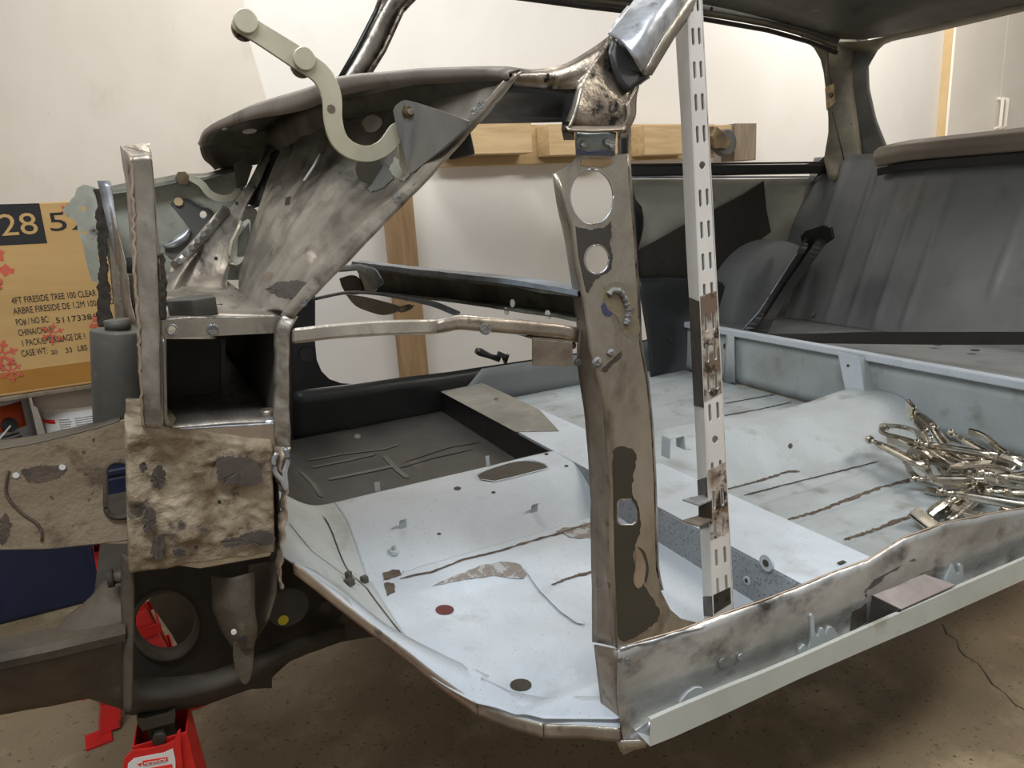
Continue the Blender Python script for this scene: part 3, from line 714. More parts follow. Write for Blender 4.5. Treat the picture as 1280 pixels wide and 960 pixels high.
# rear floor seams and dirt
for P_, w_, m_ in (([(905, 613), (945, 603), (985, 590), (1000, 590)], .0026, 'rust'), ([(930, 620), (980, 607), (1040, 592), (1100, 577)], .0016, 'scratch'),
                 ([(985, 650), (1020, 641), (1060, 625), (1100, 610), (1142, 600)], .0026, 'rust'), ([(1056, 676), (1100, 661), (1145, 644), (1180, 634)], .0028, 'rust')):
    hstrip('seam_line', HR, gp(P_, HR), w_, m_, RF, jit=.001)
for P_ in ([(905, 505), (960, 495), (1000, 488)], [(905, 520), (950, 512), (990, 503)]):
    hstrip('seam_line', HR, gp(P_, HR), .002, 'scratch', RF)
for (a, b, rr_) in ((988, 558, .0035), (1110, 560, 0)):
    if rr_: hpatch('small_hole', HR, gp(ell(a, b, 2.8, 3.2, 12), HR), 'olive', RF)
for cx in (905, 1040):
    pts = []
    for k in range(9):
        t = k/8; pts.append((cx+8+30*t+10*math.sin(t*3), 545+60*t-30*math.sin(t*1.6)))
# heelboard under the rear seat
hb = sheet('heelboard', [[(1.478, 1.27, 0), (1.478, .9, 0), (1.478, .5, .0), (1.478, 0, 0)], [(1.474, 1.27, .140), (1.474, .9, .144), (1.474, .5, .144), (1.474, 0, .144)]], 'primer2', car, nu=30, nv=6, dent=.0008)
beam('heelboard_rail', [(1.47, 1.27, .150), (1.47, .6, .153), (1.47, 0, .153)], .022, .018, 'primer', car, bevel=.003)
st = [U(1047, 440, X=1.445), U(1075, 447, X=1.445), U(1082, 508, X=1.445), U(1060, 504, X=1.445)]
sf = plate('stiffener', st, 'primer', hb, XP*.0018)
plate('stiffener_flange', [st[1], st[2], st[2]+XP*.03, st[1]+XP*.03], 'primer2', sf, YN*.0018)
for a, b in ((1060, 457), (1064, 494)):
    p = U(a, b, X=1.444); tube('small_hole', [p, p-XP*.0006], .0035, 'olive', sf, n=12)
p = U(907, 433, X=1.472); tube('round_hole', [p, p-XP*.001], .009, 'olive', hb, n=18)
# rear seat pan and seat back
sp = sheet('seat_pan', [[(1.475, 1.27, .150), (1.475, .6, .150), (1.475, 0, .150)], [(1.90, 1.27, .118), (1.90, .6, .118), (1.90, 0, .118)]], 'primer3', car, nu=30, nv=8, dent=.002)
for a, b in ((1172, 431), (1219, 438)):
    p = U(a, b, Z=.14); tube('round_hole', [p, p+ZP*.001], .010, 'olive', sp, n=16)
A = U(958, 432, X=1.86); B = U(1030, 196, X=2.12)
SB0 = [(1.86, A.y+.02, A.z-.01), (1.88, .6, .09), (1.88, -.0, .09)]
SB1 = [(2.12, B.y+.04, B.z), (2.12, .6, B.z-.01), (2.12, .0, B.z-.02)]
NR = 160
r0 = resample(SB0, NR); r1 = resample(SB1, NR); V = []; F = []
nrm = (r1[0]-r0[0]).cross(YN).normalized()
if nrm.x > 0: nrm = -nrm
NV = 26
for j in range(NV):
    for i in range(NR):
        q = r0[i].lerp(r1[i], j/(NV-1)); t = j/(NV-1); y = q.y; d = 0
        for g, a_, b_ in ((1.155, .0, 1), (1.03, .1, .96), (.95, .08, .9), (.86, .1, .9), (.77, .1, .85), (.56, .25, .9), (.30, .2, .9), (.1, .2, .9)):
            on = sstep(a_, a_+.06, t)*(1-sstep(b_-.05, b_, t)); d += .006*math.exp(-((y-g)/.010)**2)*on
        V.append(q+nrm*(d+.0012*noise.noise(q*6)))
for j in range(NV-1):
    for i in range(NR-1): a = j*NR+i; F.append((a, a+1, a+NR+1, a+NR))
sb = mk('rear_bulkhead_panel', V, F, 'primer3', car, smooth=True, solid=.0012)
pnl0, pnln = Vector(SB0[0]), nrm
for a, b, r_ in ((1068, 402, .007), (1096, 410, .003), (1017, 393, .009)):
    p = UP(a, b, pnl0+nrm*.004, nrm); tube('round_hole' if a != 1017 else 'grommet', [p, p+nrm*(.001 if a != 1017 else .008)], r_, 'olive' if a != 1017 else 'primer3', sb, n=16)
# parcel shelf and its rolled edge
ps = sheet('parcel_shelf', [[(2.12, 1.20, .60), (2.12, .6, .59), (2.12, 0, .58)], [(2.42, 1.15, .61), (2.42, .6, .61), (2.42, .05, .61)]], 'primer3', car, nu=12, nv=4)
e0 = U(1102, 196, X=2.08); e1 = U(1280, 180, X=2.08); ed = (e1-e0)
ctr = [e0+ed*t+ZP*(.012*math.sin(min(1, t*3)*1.57)) for t in (0, .12, .25, .5, 1.0, 1.6)]
V, F = sweep([(-.02, -.028), (.03, -.030), (.045, -.004), (.04, .016), (.015, .029), (-.03, .022), (-.045, .006)], ctr, ZP)
shb = mk('rolled_shelf_edge', V, F, 'beige', ps, bevel=.006, seg=3)
beam('shelf_lip', [c+Vector((-.01, 0, -.045)) for c in ctr], .012, .022, 'black', ps)
# rear window aperture panel: C pillar, header
X0 = 2.16
rw = sheet('rear_pillar', [xs([(1027, 50), (1030, 80), (1034, 120), (1036, 160), (1030, 200), (1036, 225)], 2.06), xs([(1075, 40), (1066, 75), (1066, 110), (1072, 150), (1078, 195), (1082, 225)], 2.17)], 'pillar', car, nu=20, nv=10, dent=.003, sv=True)
rwd = sheet('rear_window_frame', [xs([(1075, 40), (1062, 80), (1062, 110), (1068, 150), (1078, 200)], 2.168), xs([(1098, 62), (1086, 82), (1087, 110), (1096, 150), (1112, 190)], 2.20)], 'dark_primer', car, nu=20, nv=6, dent=.003)
plate('seat_belt_bracket', [U(a, b, X=2.05) for a, b in ((1031, 110), (1042, 104), (1045, 128), (1033, 138))], 'castplate', rw, XP*.004, bevel=.001)
disc_p = U(1038, 119, X=2.049); tube('bracket_hole', [disc_p, disc_p-XP*.002], .008, 'olive', rw, n=16)
tube('sealer_line', px3([(1040, 140, 2.05), (1048, 170, 2.055), (1055, 200, 2.06)]), .002, 'scratch', rw, n=6)
tube('sealer_line', px3([(1033, 55, 2.05), (1036, 90, 2.05), (1040, 108, 2.055)]), .002, 'scratch', rw, n=6)
# rear window: header rail above the aperture and roof
hdrL = [(1040, 52), (1075, 52), (1110, 45), (1160, 32), (1220, 18), (1280, 5), (1340, -8)]
hdrB = [(1040, 66), (1090, 66), (1110, 53), (1160, 42), (1220, 28), (1280, 14), (1340, 0)]
sheet('rear_header_rail', [[U(a, b, X=2.10) for a, b in hdrL], [U(a, b-3, X=2.16) for a, b in hdrB], [U(a, b, X=2.19) for a, b in hdrB]], 'pillar', car, nu=26, nv=3, su=True)
# roof skin
rl = [U(560, -40, Y=1.13), U(740, -14, Y=1.15), U(880, 4, Y=1.15), U(1000, 28, Y=1.17), U(1042, 44, Y=1.19)]
zr = [p.z for p in rl]
back = [U(a, b, X=2.10) for a, b in hdrL]
edge_far = resample(rl, 18, True)
rows = []
NRf = 14
bk_ = resample(back+[Vector((2.06, .10, back[-1].z-.01))], NRf, True)
for i in range(18):
    p = edge_far[i]; row = []
    for j in range(NRf):
        s = j/(NRf-1); yf = p.y+(0.10-p.y)*s
        x = p.x+(bk_[j].x-bk_[0].x)*(i/17)
        zb = bk_[j].z; t = i/17
        z = (p.z+.06*math.sin(math.pi*s)+0.05*s)*(1-t**6)+zb*t**6
        row.append(Vector((x if t < 1 else bk_[j].x, yf, z)))
    rows.append(row)
roof = sheet('roof_panel', rows, 'dark_primer', car, nu=NRf, nv=18, th=.0014)
pp = [(1110, -14), (1184, -14), (1168, 2), (1142, 20), (1122, 6)]
# far side rail (cant rail) above door and side window
r1_ = [(560, -30), (640, -8), (730, 4), (800, 12), (880, 20), (960, 34), (1010, 48), (1046, 62)]
r0_ = [(560, -62), (640, -32), (730, -16), (800, -6), (880, 2), (960, 14), (1005, 26), (1050, 48)]
def cr_(pts, Y): return [U(a, b, Y=Y) for a, b in pts]
cant = sheet('far_cant_rail', [cr_(r0_, 1.16), cr_([(a, b-6) for a, b in r1_], 1.17), cr_(r1_, 1.18)], 'dark_primer', car, nu=30, nv=3, su=True, th=.004)
beam('rain_channel', [U(a, b+4, Y=1.19) for a, b in r1_], .012, .011, 'matt_black', cant, bevel=.002)
beam('rail_ledge', [U(a, b-5, Y=1.17) for a, b in r1_], .010, .006, 'pillar', cant, bevel=.002)
for a, b in ((889, 11), (985, 28), (1033, 36)):
    disc_on('small_hole', a, b, 1.155, .005, 'olive', cant, th=.002, n=12)
# far B post
bp_ = [(812, 5), (806, 50), (796, 110), (788, 160), (787, 215), (794, 250), (803, 262), (803, 290), (797, 312), (800, 350)]
bq_ = [(780, 5), (770, 60), (772, 110), (772, 160), (774, 215), (778, 250), (780, 270), (780, 300), (784, 330), (786, 350)]
sheet('far_door_post', [cr_(bq_, 1.24), cr_([((a+c)/2, (b+d)/2) for (a, b), (c, d) in zip(bp_, bq_)], 1.20), cr_(bp_, 1.22)], 'black', car, nu=26, nv=7, su=True, sv=True, th=.003)
# far side: rear window lower rail and quarter panel
sw = beam('far_waist_rail', [U(786, 214, Y=1.20), U(900, 213, Y=1.21), U(1032, 211, Y=1.22)], .04, .030, 'black', car, bevel=.004)
beam('rail_bead', [U(786, 206, Y=1.185), U(1033, 203, Y=1.205)], .006, .006, 'matt_black', sw, bevel=.002)
beam('rail_bead', [U(790, 222, Y=1.18), U(1020, 221, Y=1.20)], .008, .005, 'blue_edge', sw, bevel=.002)
# window corner radii (gusset corners of side window)
def corner(name, P, Y, m, par=car):
    return plate(name, ys(P, Y), m, par, YP*.002)
corner('window_corner', [(996, 40), (1030, 55), (1040, 60), (1046, 120), (1040, 206), (1000, 206), (1022, 203), (1032, 194), (1036, 170), (1036, 140), (1030, 90), (1026, 74), (1018, 60), (1006, 50)], 1.215, 'pillar')
qt = sheet('far_quarter_panel', [cr_([(784, 224), (850, 224), (930, 224), (1035, 222)], 1.25), cr_([(784, 290), (850, 292), (930, 296), (1000, 300)], 1.27), cr_([(786, 362), (850, 364), (930, 368), (965, 372)], 1.27)], 'old_white', car, nu=26, nv=14, dent=.002)
# bitumen pad on the quarter panel
pad = plate('sound_deadening_pad', ys([(797, 320), (797, 314), (858, 280), (905, 256), (930, 243), (955, 226), (958, 262), (964, 290), (905, 332), (880, 349), (797, 350)], 1.245), 'pad', qt, YP*.004)
for i in range(11):
    for j in range(7):
        px_, py_ = 810+i*13+(j % 2)*6, 320-i*5.5+j*6
        if 812 < px_ < 945 and py_ < 335-(px_-860)*.25 and py_ > 312-(px_-800)*.52 : 
            p = U(px_, py_, Y=1.2445); box('pad_dimple', p, (.003, .0006, .003), 'rust', pad)
# overspray edge / inner wheel arch
arch = []
cW = U(995, 395, Y=1.10)
for k in range(15):
    a = math.pi*(0.52+.48*(1-k/14)*1.0)
    arch.append(a)
V = []; F = []
RA, yA0, yA1 = .240, 1.27, 1.13
ca = Vector((1.83, 0, .14))
nk = 22; nyy = 8
for k in range(nk+1):
    a = R(185-k*115/nk)
    for j in range(nyy+1):
        s = j/nyy; rr_ = RA*(1-.10*s**4)
        V.append((ca.x+rr_*math.cos(a), yA0+(yA1-yA0)*s, ca.z+rr_*math.sin(a)))
for k in range(nk):
    for j in range(nyy): a = k*(nyy+1)+j; F.append((a, a+1, a+nyy+2, a+nyy+1))
c_i = len(V); V.append((ca.x, yA1, ca.z))
for k in range(nk): F.append((k*(nyy+1)+nyy, (k+1)*(nyy+1)+nyy, c_i))
wa = mk('far_wheel_arch', V, F, 'primer3', car, smooth=True, solid=.002)
# filler between quarter panel and seat back
sheet('quarter_inner_panel', [px3([(1036, 205, 2.10), (1010, 232, 2.06), (985, 268, 2.0), (966, 310, 1.96)]), px3([(1058, 215, 2.13), (1040, 260, 2.06), (1022, 300, 2.0), (1000, 340, 1.96)])], 'primer3', car, nu=16, nv=5, dent=.002)
tube('panel_joint', px3([(1034, 208, 2.09), (1008, 234, 2.05), (984, 270, 1.99), (965, 310, 1.95)]), .004, 'dark_primer', wa, n=8)
# far lower side panel (companion bin) and far sill
cbp = sheet('far_side_bin_panel', [cr_([(797, 346), (830, 344), (870, 346), (915, 356), (960, 366)], 1.20), cr_([(797, 352), (830, 350), (870, 352), (915, 362), (955, 372)], 1.18), cr_([(810, 430), (840, 428), (880, 424), (915, 420), (945, 418)], 1.19), cr_([(815, 506), (840, 502), (880, 494), (905, 488), (920, 484)], 1.21)], 'blackgrey', car, nu=24, nv=14, dent=.001)
for a, b in ((842, 413), (838, 425)):
    disc_on('small_hole', a, b, 1.18, .004, 'olive', cbp, th=.006, n=10)
sheet('side_bin_end', [xs([(908, 415), (918, 418), (918, 424)], 1.46), xs([(904, 480), (919, 478), (919, 480)], 1.46)], 'primer2', car, nu=6, nv=3)
fs = sheet('far_sill', [cr_([(366, 489), (430, 482), (500, 472), (560, 465), (640, 453), (730, 440), (830, 420)], 1.27), [p-ZP*.03 for p in cr_([(366, 545), (430, 534), (500, 522), (560, 512), (640, 499), (730, 484), (830, 470)], 1.27)]], 'black', car, nu=40, nv=5, dent=.0015)
sheet('sill_overspray', [cr_([(602, 461), (640, 455), (730, 442), (830, 422)], 1.266), cr_([(570, 500), (640, 497), (730, 484), (830, 470)], 1.266)], 'primer3', fs, nu=20, nv=4, th=.0004)
# lighter inner sill strip between crossmember and rear
corner('far_door_corner', [(366, 489), (366, 380), (394, 376), (394, 400), (394, 430), (396, 450), (402, 464), (412, 474), (426, 479), (440, 480)], 1.272, 'black')
fdp = corner('far_hinge_post', [(330, 560), (330, 345), (394, 330), (394, 420), (380, 425), (376, 560)], 1.275, 'matt_black')
disc_on('oval_dimple', 383, 443, 1.268, .018, 'matt_black', fdp, th=.004, n=24)
# lower closing behind the far opening (outer sill line)
# --- far windscreen pillar
fw_ = sheet('far_windscreen_pillar', [cr_([(420, 104), (446, 60), (470, 14), (478, -10), (486, -50)], 1.12), cr_([(432, 100), (456, 60), (480, 14), (500, -14), (512, -50)], 1.10), cr_([(452, 100), (478, 62), (500, 14), (518, -5), (545, -50)], 1.12)], 'brushed', car, nu=22, nv=3, su=True, th=.002, dent=.001)
tube('pillar_seam', py3([(420, 106, 1.11), (446, 61, 1.11), (470, 14, 1.11), (478, -10, 1.11)]), .005, 'black', fw_, n=8)
tube('pillar_seam', py3([(455, 102, 1.115), (480, 62, 1.115), (502, 14, 1.115), (520, -5, 1.115)]), .006, 'dark_steel', fw_, n=8)

q0, q1 = U(436, 102, Y=1.11), U(500, -30, Y=1.11)
beam('pillar_root', [Vector((q0.x-.05, 1.12, .70)), q0+Vector((.006, .012, 0)), q0+(q1-q0)*.4+Vector((.006, .012, 0))], .03, .014, 'dark_steel', fw_, up=YP)
q2 = U(528, -50, Y=1.11)
beam('windscreen_header', [q2+Vector((-.02, .03, -.02)), q2+Vector((.01, -.10, .05)), Vector((q2.x+.0, .60, q2.z+.10)), Vector((.70, .20, 1.03)), Vector((.72, .09, .98))], .05, .02, 'dark_primer', car, bevel=.004)

# --- scuttle panel below the windscreen
top_ = [(252, 178, 1.02), (262, 160, .92), (290, 143, .76), (330, 127, .60), (380, 112, .44), (424, 97, .33), (500, 89, .22), (560, 86, .15), (620, 84, .09), (648, 87, .045)]
lip_ = [(252, 184, 1.02), (256, 170, .92), (282, 158, .76), (322, 147, .60), (372, 139, .44), (424, 119, .33), (500, 106, .22), (560, 102, .15), (612, 100, .09), (634, 99, .045)]
T3 = py3(top_); L3 = py3(lip_)
rear = [Vector((p.x+.16, p.y+.03, p.z+.012)) if i < 6 else Vector((max(p.x+.05, .34), p.y+.02, p.z)) for i, p in enumerate(T3)]
scu = sheet('scuttle_panel', [rear, T3, [a.lerp(b, .3)-Vector((.006, 0, 0)) for a, b in zip(T3, L3)], L3, [p+Vector((.012, .008, .004)) for p in L3]], 'scuttle', car, nu=40, nv=5, su=True, th=.0025, dent=.0008)
# rounded far end of the scuttle
endp = [(252, 178, 1.02), (250, 186, 1.06), (254, 198, 1.10), (263, 206, 1.13), (268, 212, 1.14)]
endi = [(262, 172, 1.02), (261, 184, 1.06), (264, 195, 1.10), (272, 203, 1.13), (280, 208, 1.14)]
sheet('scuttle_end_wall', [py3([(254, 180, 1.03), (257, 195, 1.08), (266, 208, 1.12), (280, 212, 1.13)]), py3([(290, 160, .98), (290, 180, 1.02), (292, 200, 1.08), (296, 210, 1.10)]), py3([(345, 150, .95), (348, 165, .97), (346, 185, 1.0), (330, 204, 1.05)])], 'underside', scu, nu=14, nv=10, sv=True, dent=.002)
sheet('scuttle_end', [py3(endp), py3(endi)], 'scuttle', scu, nu=14, nv=3, th=.004, su=True)
# dark inner shelf under the scuttle (plenum)
u0 = [p+Vector((.008, .004, .003)) for p in L3]
u1 = [Vector((.24, 1.12, .70)), Vector((.25, 1.0, .715)), Vector((.26, .8, .725)), Vector((.28, .6, .72)), Vector((.32, .4, .705)), Vector((.35, .2, .69)), Vector((.37, .04, .665))]
u2 = [Vector((p.x+.03, p.y, p.z-(.10 if i < 3 else (.06, .03, .02, .015)[i-3]))) for i, p in enumerate(u1)]
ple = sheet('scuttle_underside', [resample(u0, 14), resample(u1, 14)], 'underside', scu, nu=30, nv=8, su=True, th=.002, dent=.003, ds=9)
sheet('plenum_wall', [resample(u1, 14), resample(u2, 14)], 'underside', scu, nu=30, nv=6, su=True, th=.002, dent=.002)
for a, b, r1q, r2q in ((312, 164, 9, 3), (281, 161, 3, 1.4)):
    plate('drain_slot', ys(ell(a, b, r1q, r2q, 20, -.1), .78), 'wall', scu, YP*.001)
for P_ in ([(456, 160), (470, 145), (478, 148), (470, 160), (460, 166)], [(466, 140), (474, 130), (482, 132), (478, 142)], [(392, 162), (402, 152), (406, 166), (394, 168)]):
    plate('paint_splash', [UP(a, b, Vector((.40, .2, .6)), Vector((1, 0, 0))) - XP*.12 for a, b in smoothpx(P_, 16)], 'old_white', ple, XP*.0005) if False else None
# dash rail at the foot of the windscreen
d_up = [(640, 90, .05), (668, 88, .04), (700, 82, .03), (720, 74, .025), (742, 60, .02), (762, 44, .015)]
d_lo = [(642, 106, .05), (668, 108, .04), (695, 111, .03), (716, 110, .02), (722, 106, .015), (728, 100, .012)]
sheet('dash_top_rail', [py3(d_up), py3([(a, (b+d)/2-2, y_-.006) for (a, b, y_), (c, d, _) in zip(d_up, d_lo)]), py3(d_lo)], 'dark_steel', car, nu=26, nv=6, sv=True, su=True, th=.002, dent=.0012, ds=30)
dr_ = [[U(640, 106, X=.345), U(706, 112, X=.35)], [U(596, 152, X=.36), U(708, 150, X=.36)]]
sheet('dash_face', [[U(640, 102, Y=.058), U(722, 108, Y=.02)], [U(590, 154, X=.37), U(712, 152, X=.37)]], 'black', car, nu=10, nv=6, th=.002)  # black colour paints in the shade under the dash rail
# cowl end box joining dash rail, hinge post and windscreen pillar
cw = sheet('cowl_end_bracket', [py3([(762, 46, .012), (788, 90, .008)]), py3([(722, 108, .004), (786, 124, .0)]), py3([(716, 135, -.002), (785, 150, -.002)]), py3([(712, 158, -.001), (782, 166, -.001)])], 'dark_steel', car, nu=12, nv=14, th=.002, dent=.002, ds=40)
sheet('bracket_flange', [py3([(722, 106, .004), (716, 130, .0), (708, 152, 0), (703, 164, 0)]), py3([(727, 108, -.004), (723, 130, -.008), (716, 150, -.008), (712, 160, -.008)])], 'steel', cw, nu=12, nv=4, th=.002, dent=.001, ds=50)
sheet('bracket_flange', [py3([(783, 130, -.004), (782, 150, -.004), (776, 174, -.004)]), py3([(798, 104, .01), (794, 140, .004), (784, 172, 0)])], 'brown_steel', cw, nu=12, nv=5, th=.0018, dent=.002, ds=60)
plate('bent_tab', ys([(704, 150), (712, 152), (718, 160), (719, 175), (706, 175), (703, 162)], -.006), 'dark_steel', cw, YP*.002, bevel=.0004)
sheet('bracket_lower_lip', [py3([(706, 158, -.005), (740, 159, -.006), (783, 158, -.005)]), py3([(710, 164, -.009), (742, 165, -.010), (782, 163, -.008)])], 'brown_steel', cw, nu=14, nv=4, th=.002)
sheet('bracket_cavity_shade', [py3([(765, 46, .008), (780, 64, .004), (796, 84, .0), (813, 94, .0)]), py3([(760, 66, .004), (765, 86, .0), (774, 108, -.003), (784, 116, -.004)])], 'black', cw, nu=10, nv=5, th=.002)  # black sheet painted in for the shade of the cavity beside the pillar
# neck plate
npl = sheet('neck_patch_plate', [py3([(720, 164, 0), (769, 166, 0)]), py3([(720, 178, -.002), (768, 180, -.002)]), py3([(721, 193, 0), (768, 194, 0)])], 'plate', car, nu=10, nv=8, th=.003, dent=.0008, ds=60)
for a, b in ((729, 180), (758, 178), (764, 182)):
    p = U(a, b, Y=-.003); tube('weld_spot', [p, p+YN*.002], .0035, 'weld', npl, n=12, bevel=.001)
plate('blued_band', py3([(721, 186, -.003), (736, 190, -.003), (752, 187, -.003), (768, 189, -.003), (768, 194, -.0025), (721, 193, -.0025)]), 'blueheat', npl, YP*.0004)
# near windscreen pillar
wp = []
A_ = [(760, 42, .02), (782, 14, .02), (800, -10, .03), (830, -60, .05)]
B_ = [(775, 52, .004), (800, 14, .008), (820, -16, .02), (850, -60, .04)]
C_ = [(786, 74, -.002), (812, 28, .0), (836, -10, .01), (866, -60, .03)]
D_ = [(803, 92, -.002), (830, 44, .0), (858, 0, .01), (890, -55, .03)]
E_ = [(813, 92, .008), (842, 44, .012), (874, 0, .02), (905, -55, .04)]
V, F = loft([py3(A_), py3(B_), [p+YN*.006 for p in py3(C_)], py3(D_), py3(E_)], 40, 26, su=True, sv=True, dent=.0012, ds=40)
wpl = mk('windscreen_pillar', V, F, 'zinc', car, smooth=True, solid=.002)
sheet('pillar_flange', [py3([(803, 93, -.004), (830, 45, -.003), (858, 1, .006), (890, -54, .028)]), py3([(813, 94, .006), (842, 46, .010), (876, 0, .018), (908, -54, .038)])], 'steel', wpl, nu=16, nv=3, th=.003)
sheet('pillar_tail', [py3([(790, 84, .0), (806, 92, .0), (812, 96, .004)]), py3([(800, 106, .004), (806, 101, .004), (812, 97, .006)])], 'zinc', wpl, nu=8, nv=3)
sheet('pillar_wing', [py3([(760, 42, .02), (770, 26, .022), (784, 8, .024)]), py3([(768, 50, .012), (782, 30, .012), (800, 10, .014)])], 'zinc', wpl, nu=10, nv=3, dent=.002, ds=50)
# upper continuation: near cant rail carrying the roof (out of the frame above)
top0 = U(868, -62, Y=.04)
beam('near_cant_rail', [top0, top0+Vector((.06, .02, .07)), Vector((.75, .09, .98)), Vector((1.3, .10, 1.0)), Vector((2.05, .10, .95))], .03, .03, 'dark_primer', car, bevel=.004)

# --- hinge post (A post)
PL = [(691, 217), (695, 240), (698, 260), (708, 307), (716, 360), (723, 407), (722, 445), (725, 479), (731, 510), (735, 560), (738, 600), (740, 700), (741, 802)]
FO = [(693, 217), (702, 240), (708, 262), (716, 284), (720, 322), (728, 360), (733, 385), (739, 435), (750, 475), (756, 497), (760, 560), (763, 600), (765, 700), (770, 808)]
RT = [(784, 192), (786, 230), (792, 300), (797, 380), (799, 430), (808, 480), (814, 540), (817, 600), (819, 680), (820, 712), (826, 738), (838, 762), (852, 774), (872, 779), (880, 779)]
face = [(722, 193), (768, 194), (784, 192)] + RT[1:] + [(880, 790), (815, 800), (772, 812)] + FO[::-1] + [(706, 210), (715, 203)]
HO = [ell(739.5, 246, 27.5, 35, 36, -.06), ell(746, 324, 15.5, 18.5, 28), rrect(772, 624, 796, 656, 7)]
hp_ = plate('hinge_post', ys(face, 0), 'steel', car, YP*.002, holes=[ys(h, 0) for h in HO])
# rims of the holes
def rim(px, Y, r_, m, par):
    P = ys(px, Y); P.append(P[0]); V, F = tube_data(P, r_, 6); mk('hole_rim', V, F, m, par, smooth=True)
for h in HO: rim(h, .001, .0011, 'zinc', hp_)
sheet('post_front_flange', [cr_(FO, 0.0), [p for p in cr_(PL, .035)]], 'brown_steel', hp_, nu=40, nv=5, th=.002, dent=.0012, ds=30)
tube('post_fold_edge', ys(FO, .001), .0024, 'steel', hp_, n=8)
sheet('post_rear_flange', [cr_(RT[:11], 0.001), cr_([(a+3, b) for a, b in RT[:11]], .02)], 'dark_steel', hp_, nu=30, nv=3, th=.0015)
def patch(name, px, Y, m, par, th=.0004, n=70, amp=1.0, holes=(), sm=False):
    q = jag(px, n, amp) if amp else px
    return plate(name, ys(q, Y-th), m, par, YP*(th*.9), holes=[ys(h, Y-th) for h in holes])
patch('black_paint_patch', [(768, 560), (778, 557), (792, 562), (796, 570), (793, 590), (790, 610), (790, 624), (800, 640), (802, 656), (798, 672), (792, 690), (793, 706), (800, 720), (812, 742), (826, 764), (822, 778), (800, 792), (782, 802), (774, 800), (770, 770), (765, 720), (768, 660), (764, 600)], 0, 'olive', hp_, holes=[rrect(771, 623, 797, 657, 7)], n=120, amp=1.3)
patch('black_paint_patch', [(716, 288), (719, 282), (728, 286), (742, 287), (756, 284), (764, 276), (765, 296), (762, 304), (766, 318), (764, 338), (752, 344), (742, 352), (736, 366), (731, 362), (730, 350), (722, 318), (717, 292)], 0, 'matt_black', hp_, n=90, amp=.9, holes=[ell(746, 324, 16.5, 19.5, 24)])
patch('straw_heat_patch', [(727, 200), (740, 197), (762, 198), (768, 204), (754, 209), (738, 208), (726, 207)], 0, 'straw', hp_, n=40, amp=.8)
patch('blued_heat_ring', smoothpx([(752, 382), (756, 378), (760, 388), (766, 392), (762, 396), (755, 392)], 20), 0, 'blueheat', hp_, th=.0007, n=24, amp=.4)
patch('bare_oval', smoothpx([(794, 680), (804, 686), (809, 705), (806, 726), (798, 736), (792, 726), (795, 705)], 30), 0, 'flange', hp_, th=.0008, amp=0)
patch('bent_tongue_edge', smoothpx([(797, 683), (806, 690), (811, 710), (808, 728), (806, 726), (808, 708), (803, 692)], 30), 0, 'scratch', hp_, th=.0012, amp=0)
# weld bead and heat tint
patch('heat_tinted_zone', smoothpx([(756, 358), (768, 352), (784, 356), (792, 372), (797, 392), (800, 414), (792, 422), (780, 418), (772, 396), (764, 390), (754, 376)], 40), 0, 'tint', hp_, th=.0003, amp=.5, n=60)
WB = resample([U(a, b, Y=-.0004) for a, b in [(760, 369), (765, 364), (771, 363), (776, 366), (779, 371), (782, 377), (784, 383), (785, 389), (785, 395), (784, 401), (782, 406)]], 44, True)
tube('weld_bead', WB, [.0032+.0003*math.sin(i*1.3) for i in range(44)], 'weld', hp_, n=10)
for a, b, r_, in ((716, 432, .0035), (722, 453, .0042), (746, 453, .0058), (763, 441, .0042)):
    yy = 0 if a > 740 else .018
    p = U(a, b, Y=yy); tube('weld_plug', [p, p+YN*.0016, p+YN*.0028, p+YN*.0022], [r_, r_*.85, r_*.45, r_*.2], 'weld', hp_, n=18)
patch('weld_scorch', [(752, 462), (760, 454), (772, 444), (778, 438), (776, 448), (766, 456), (758, 466)], 0, 'scratch', hp_, n=26, amp=1)
# post foot weld seam on the sill
for i in range(40):
    t = i/39; a = 776+t*112; b = 811-t*33+math.sin(t*9)*1.0
    p = U(a, b, Y=-.002); 
tube('foot_weld_seam', [U(774+t*11.2, 812-t*3.1+.8*math.sin(t*5), Y=-.001) for t in range(11)], [.0018+.0007*math.sin(i*2.3) for i in range(11)], 'zinc', hp_, n=8)

# --- near sill
S1 = [(772, 812), (800, 802), (850, 788), (900, 769), (950, 752), (1000, 733), (1040, 716), (1085, 700), (1130, 672), (1180, 654), (1215, 647), (1245, 641), (1290, 634), (1400, 598)]
S2 = [(778, 922), (815, 905), (850, 890), (900, 868), (950, 846), (1000, 824), (1040, 806), (1085, 784), (1130, 762), (1180, 738), (1215, 720), (1245, 706), (1290, 686), (1400, 634)]
sl = sheet('near_sill', [cr_(S1, 0.0), cr_([(a, (b+d)/2) for (a, b), (c, d) in zip(S1, S2)], -.006), cr_(S2, -.004), [p-ZP*.022 for p in cr_(S2, -.003)]], 'sill', car, nu=90, nv=12, sv=True, dent=.0022, ds=13, th=.0016)
tube('sill_top_edge', cr_([(a, b-.5) for a, b in S1], 0), .0013, 'flange', sl, n=6)
sheet('sill_front_end', [py3([(743, 806, .03), (772, 812, .0)]), py3([(748, 850, .03), (774, 866, 0)]), py3([(753, 888, .03), (777, 922, .0)])], 'brown_steel', sl, nu=6, nv=8, th=.002)
for i in range(9):
    p = U(774.5+i*.5, 824+i*11, Y=-.002); tube('weld_spot', [p, p+YN*.002], .0032, 'weld', sl, n=10)
disc_on('weld_spot', 784, 825, -.004, .003, 'weld', sl, th=.002)
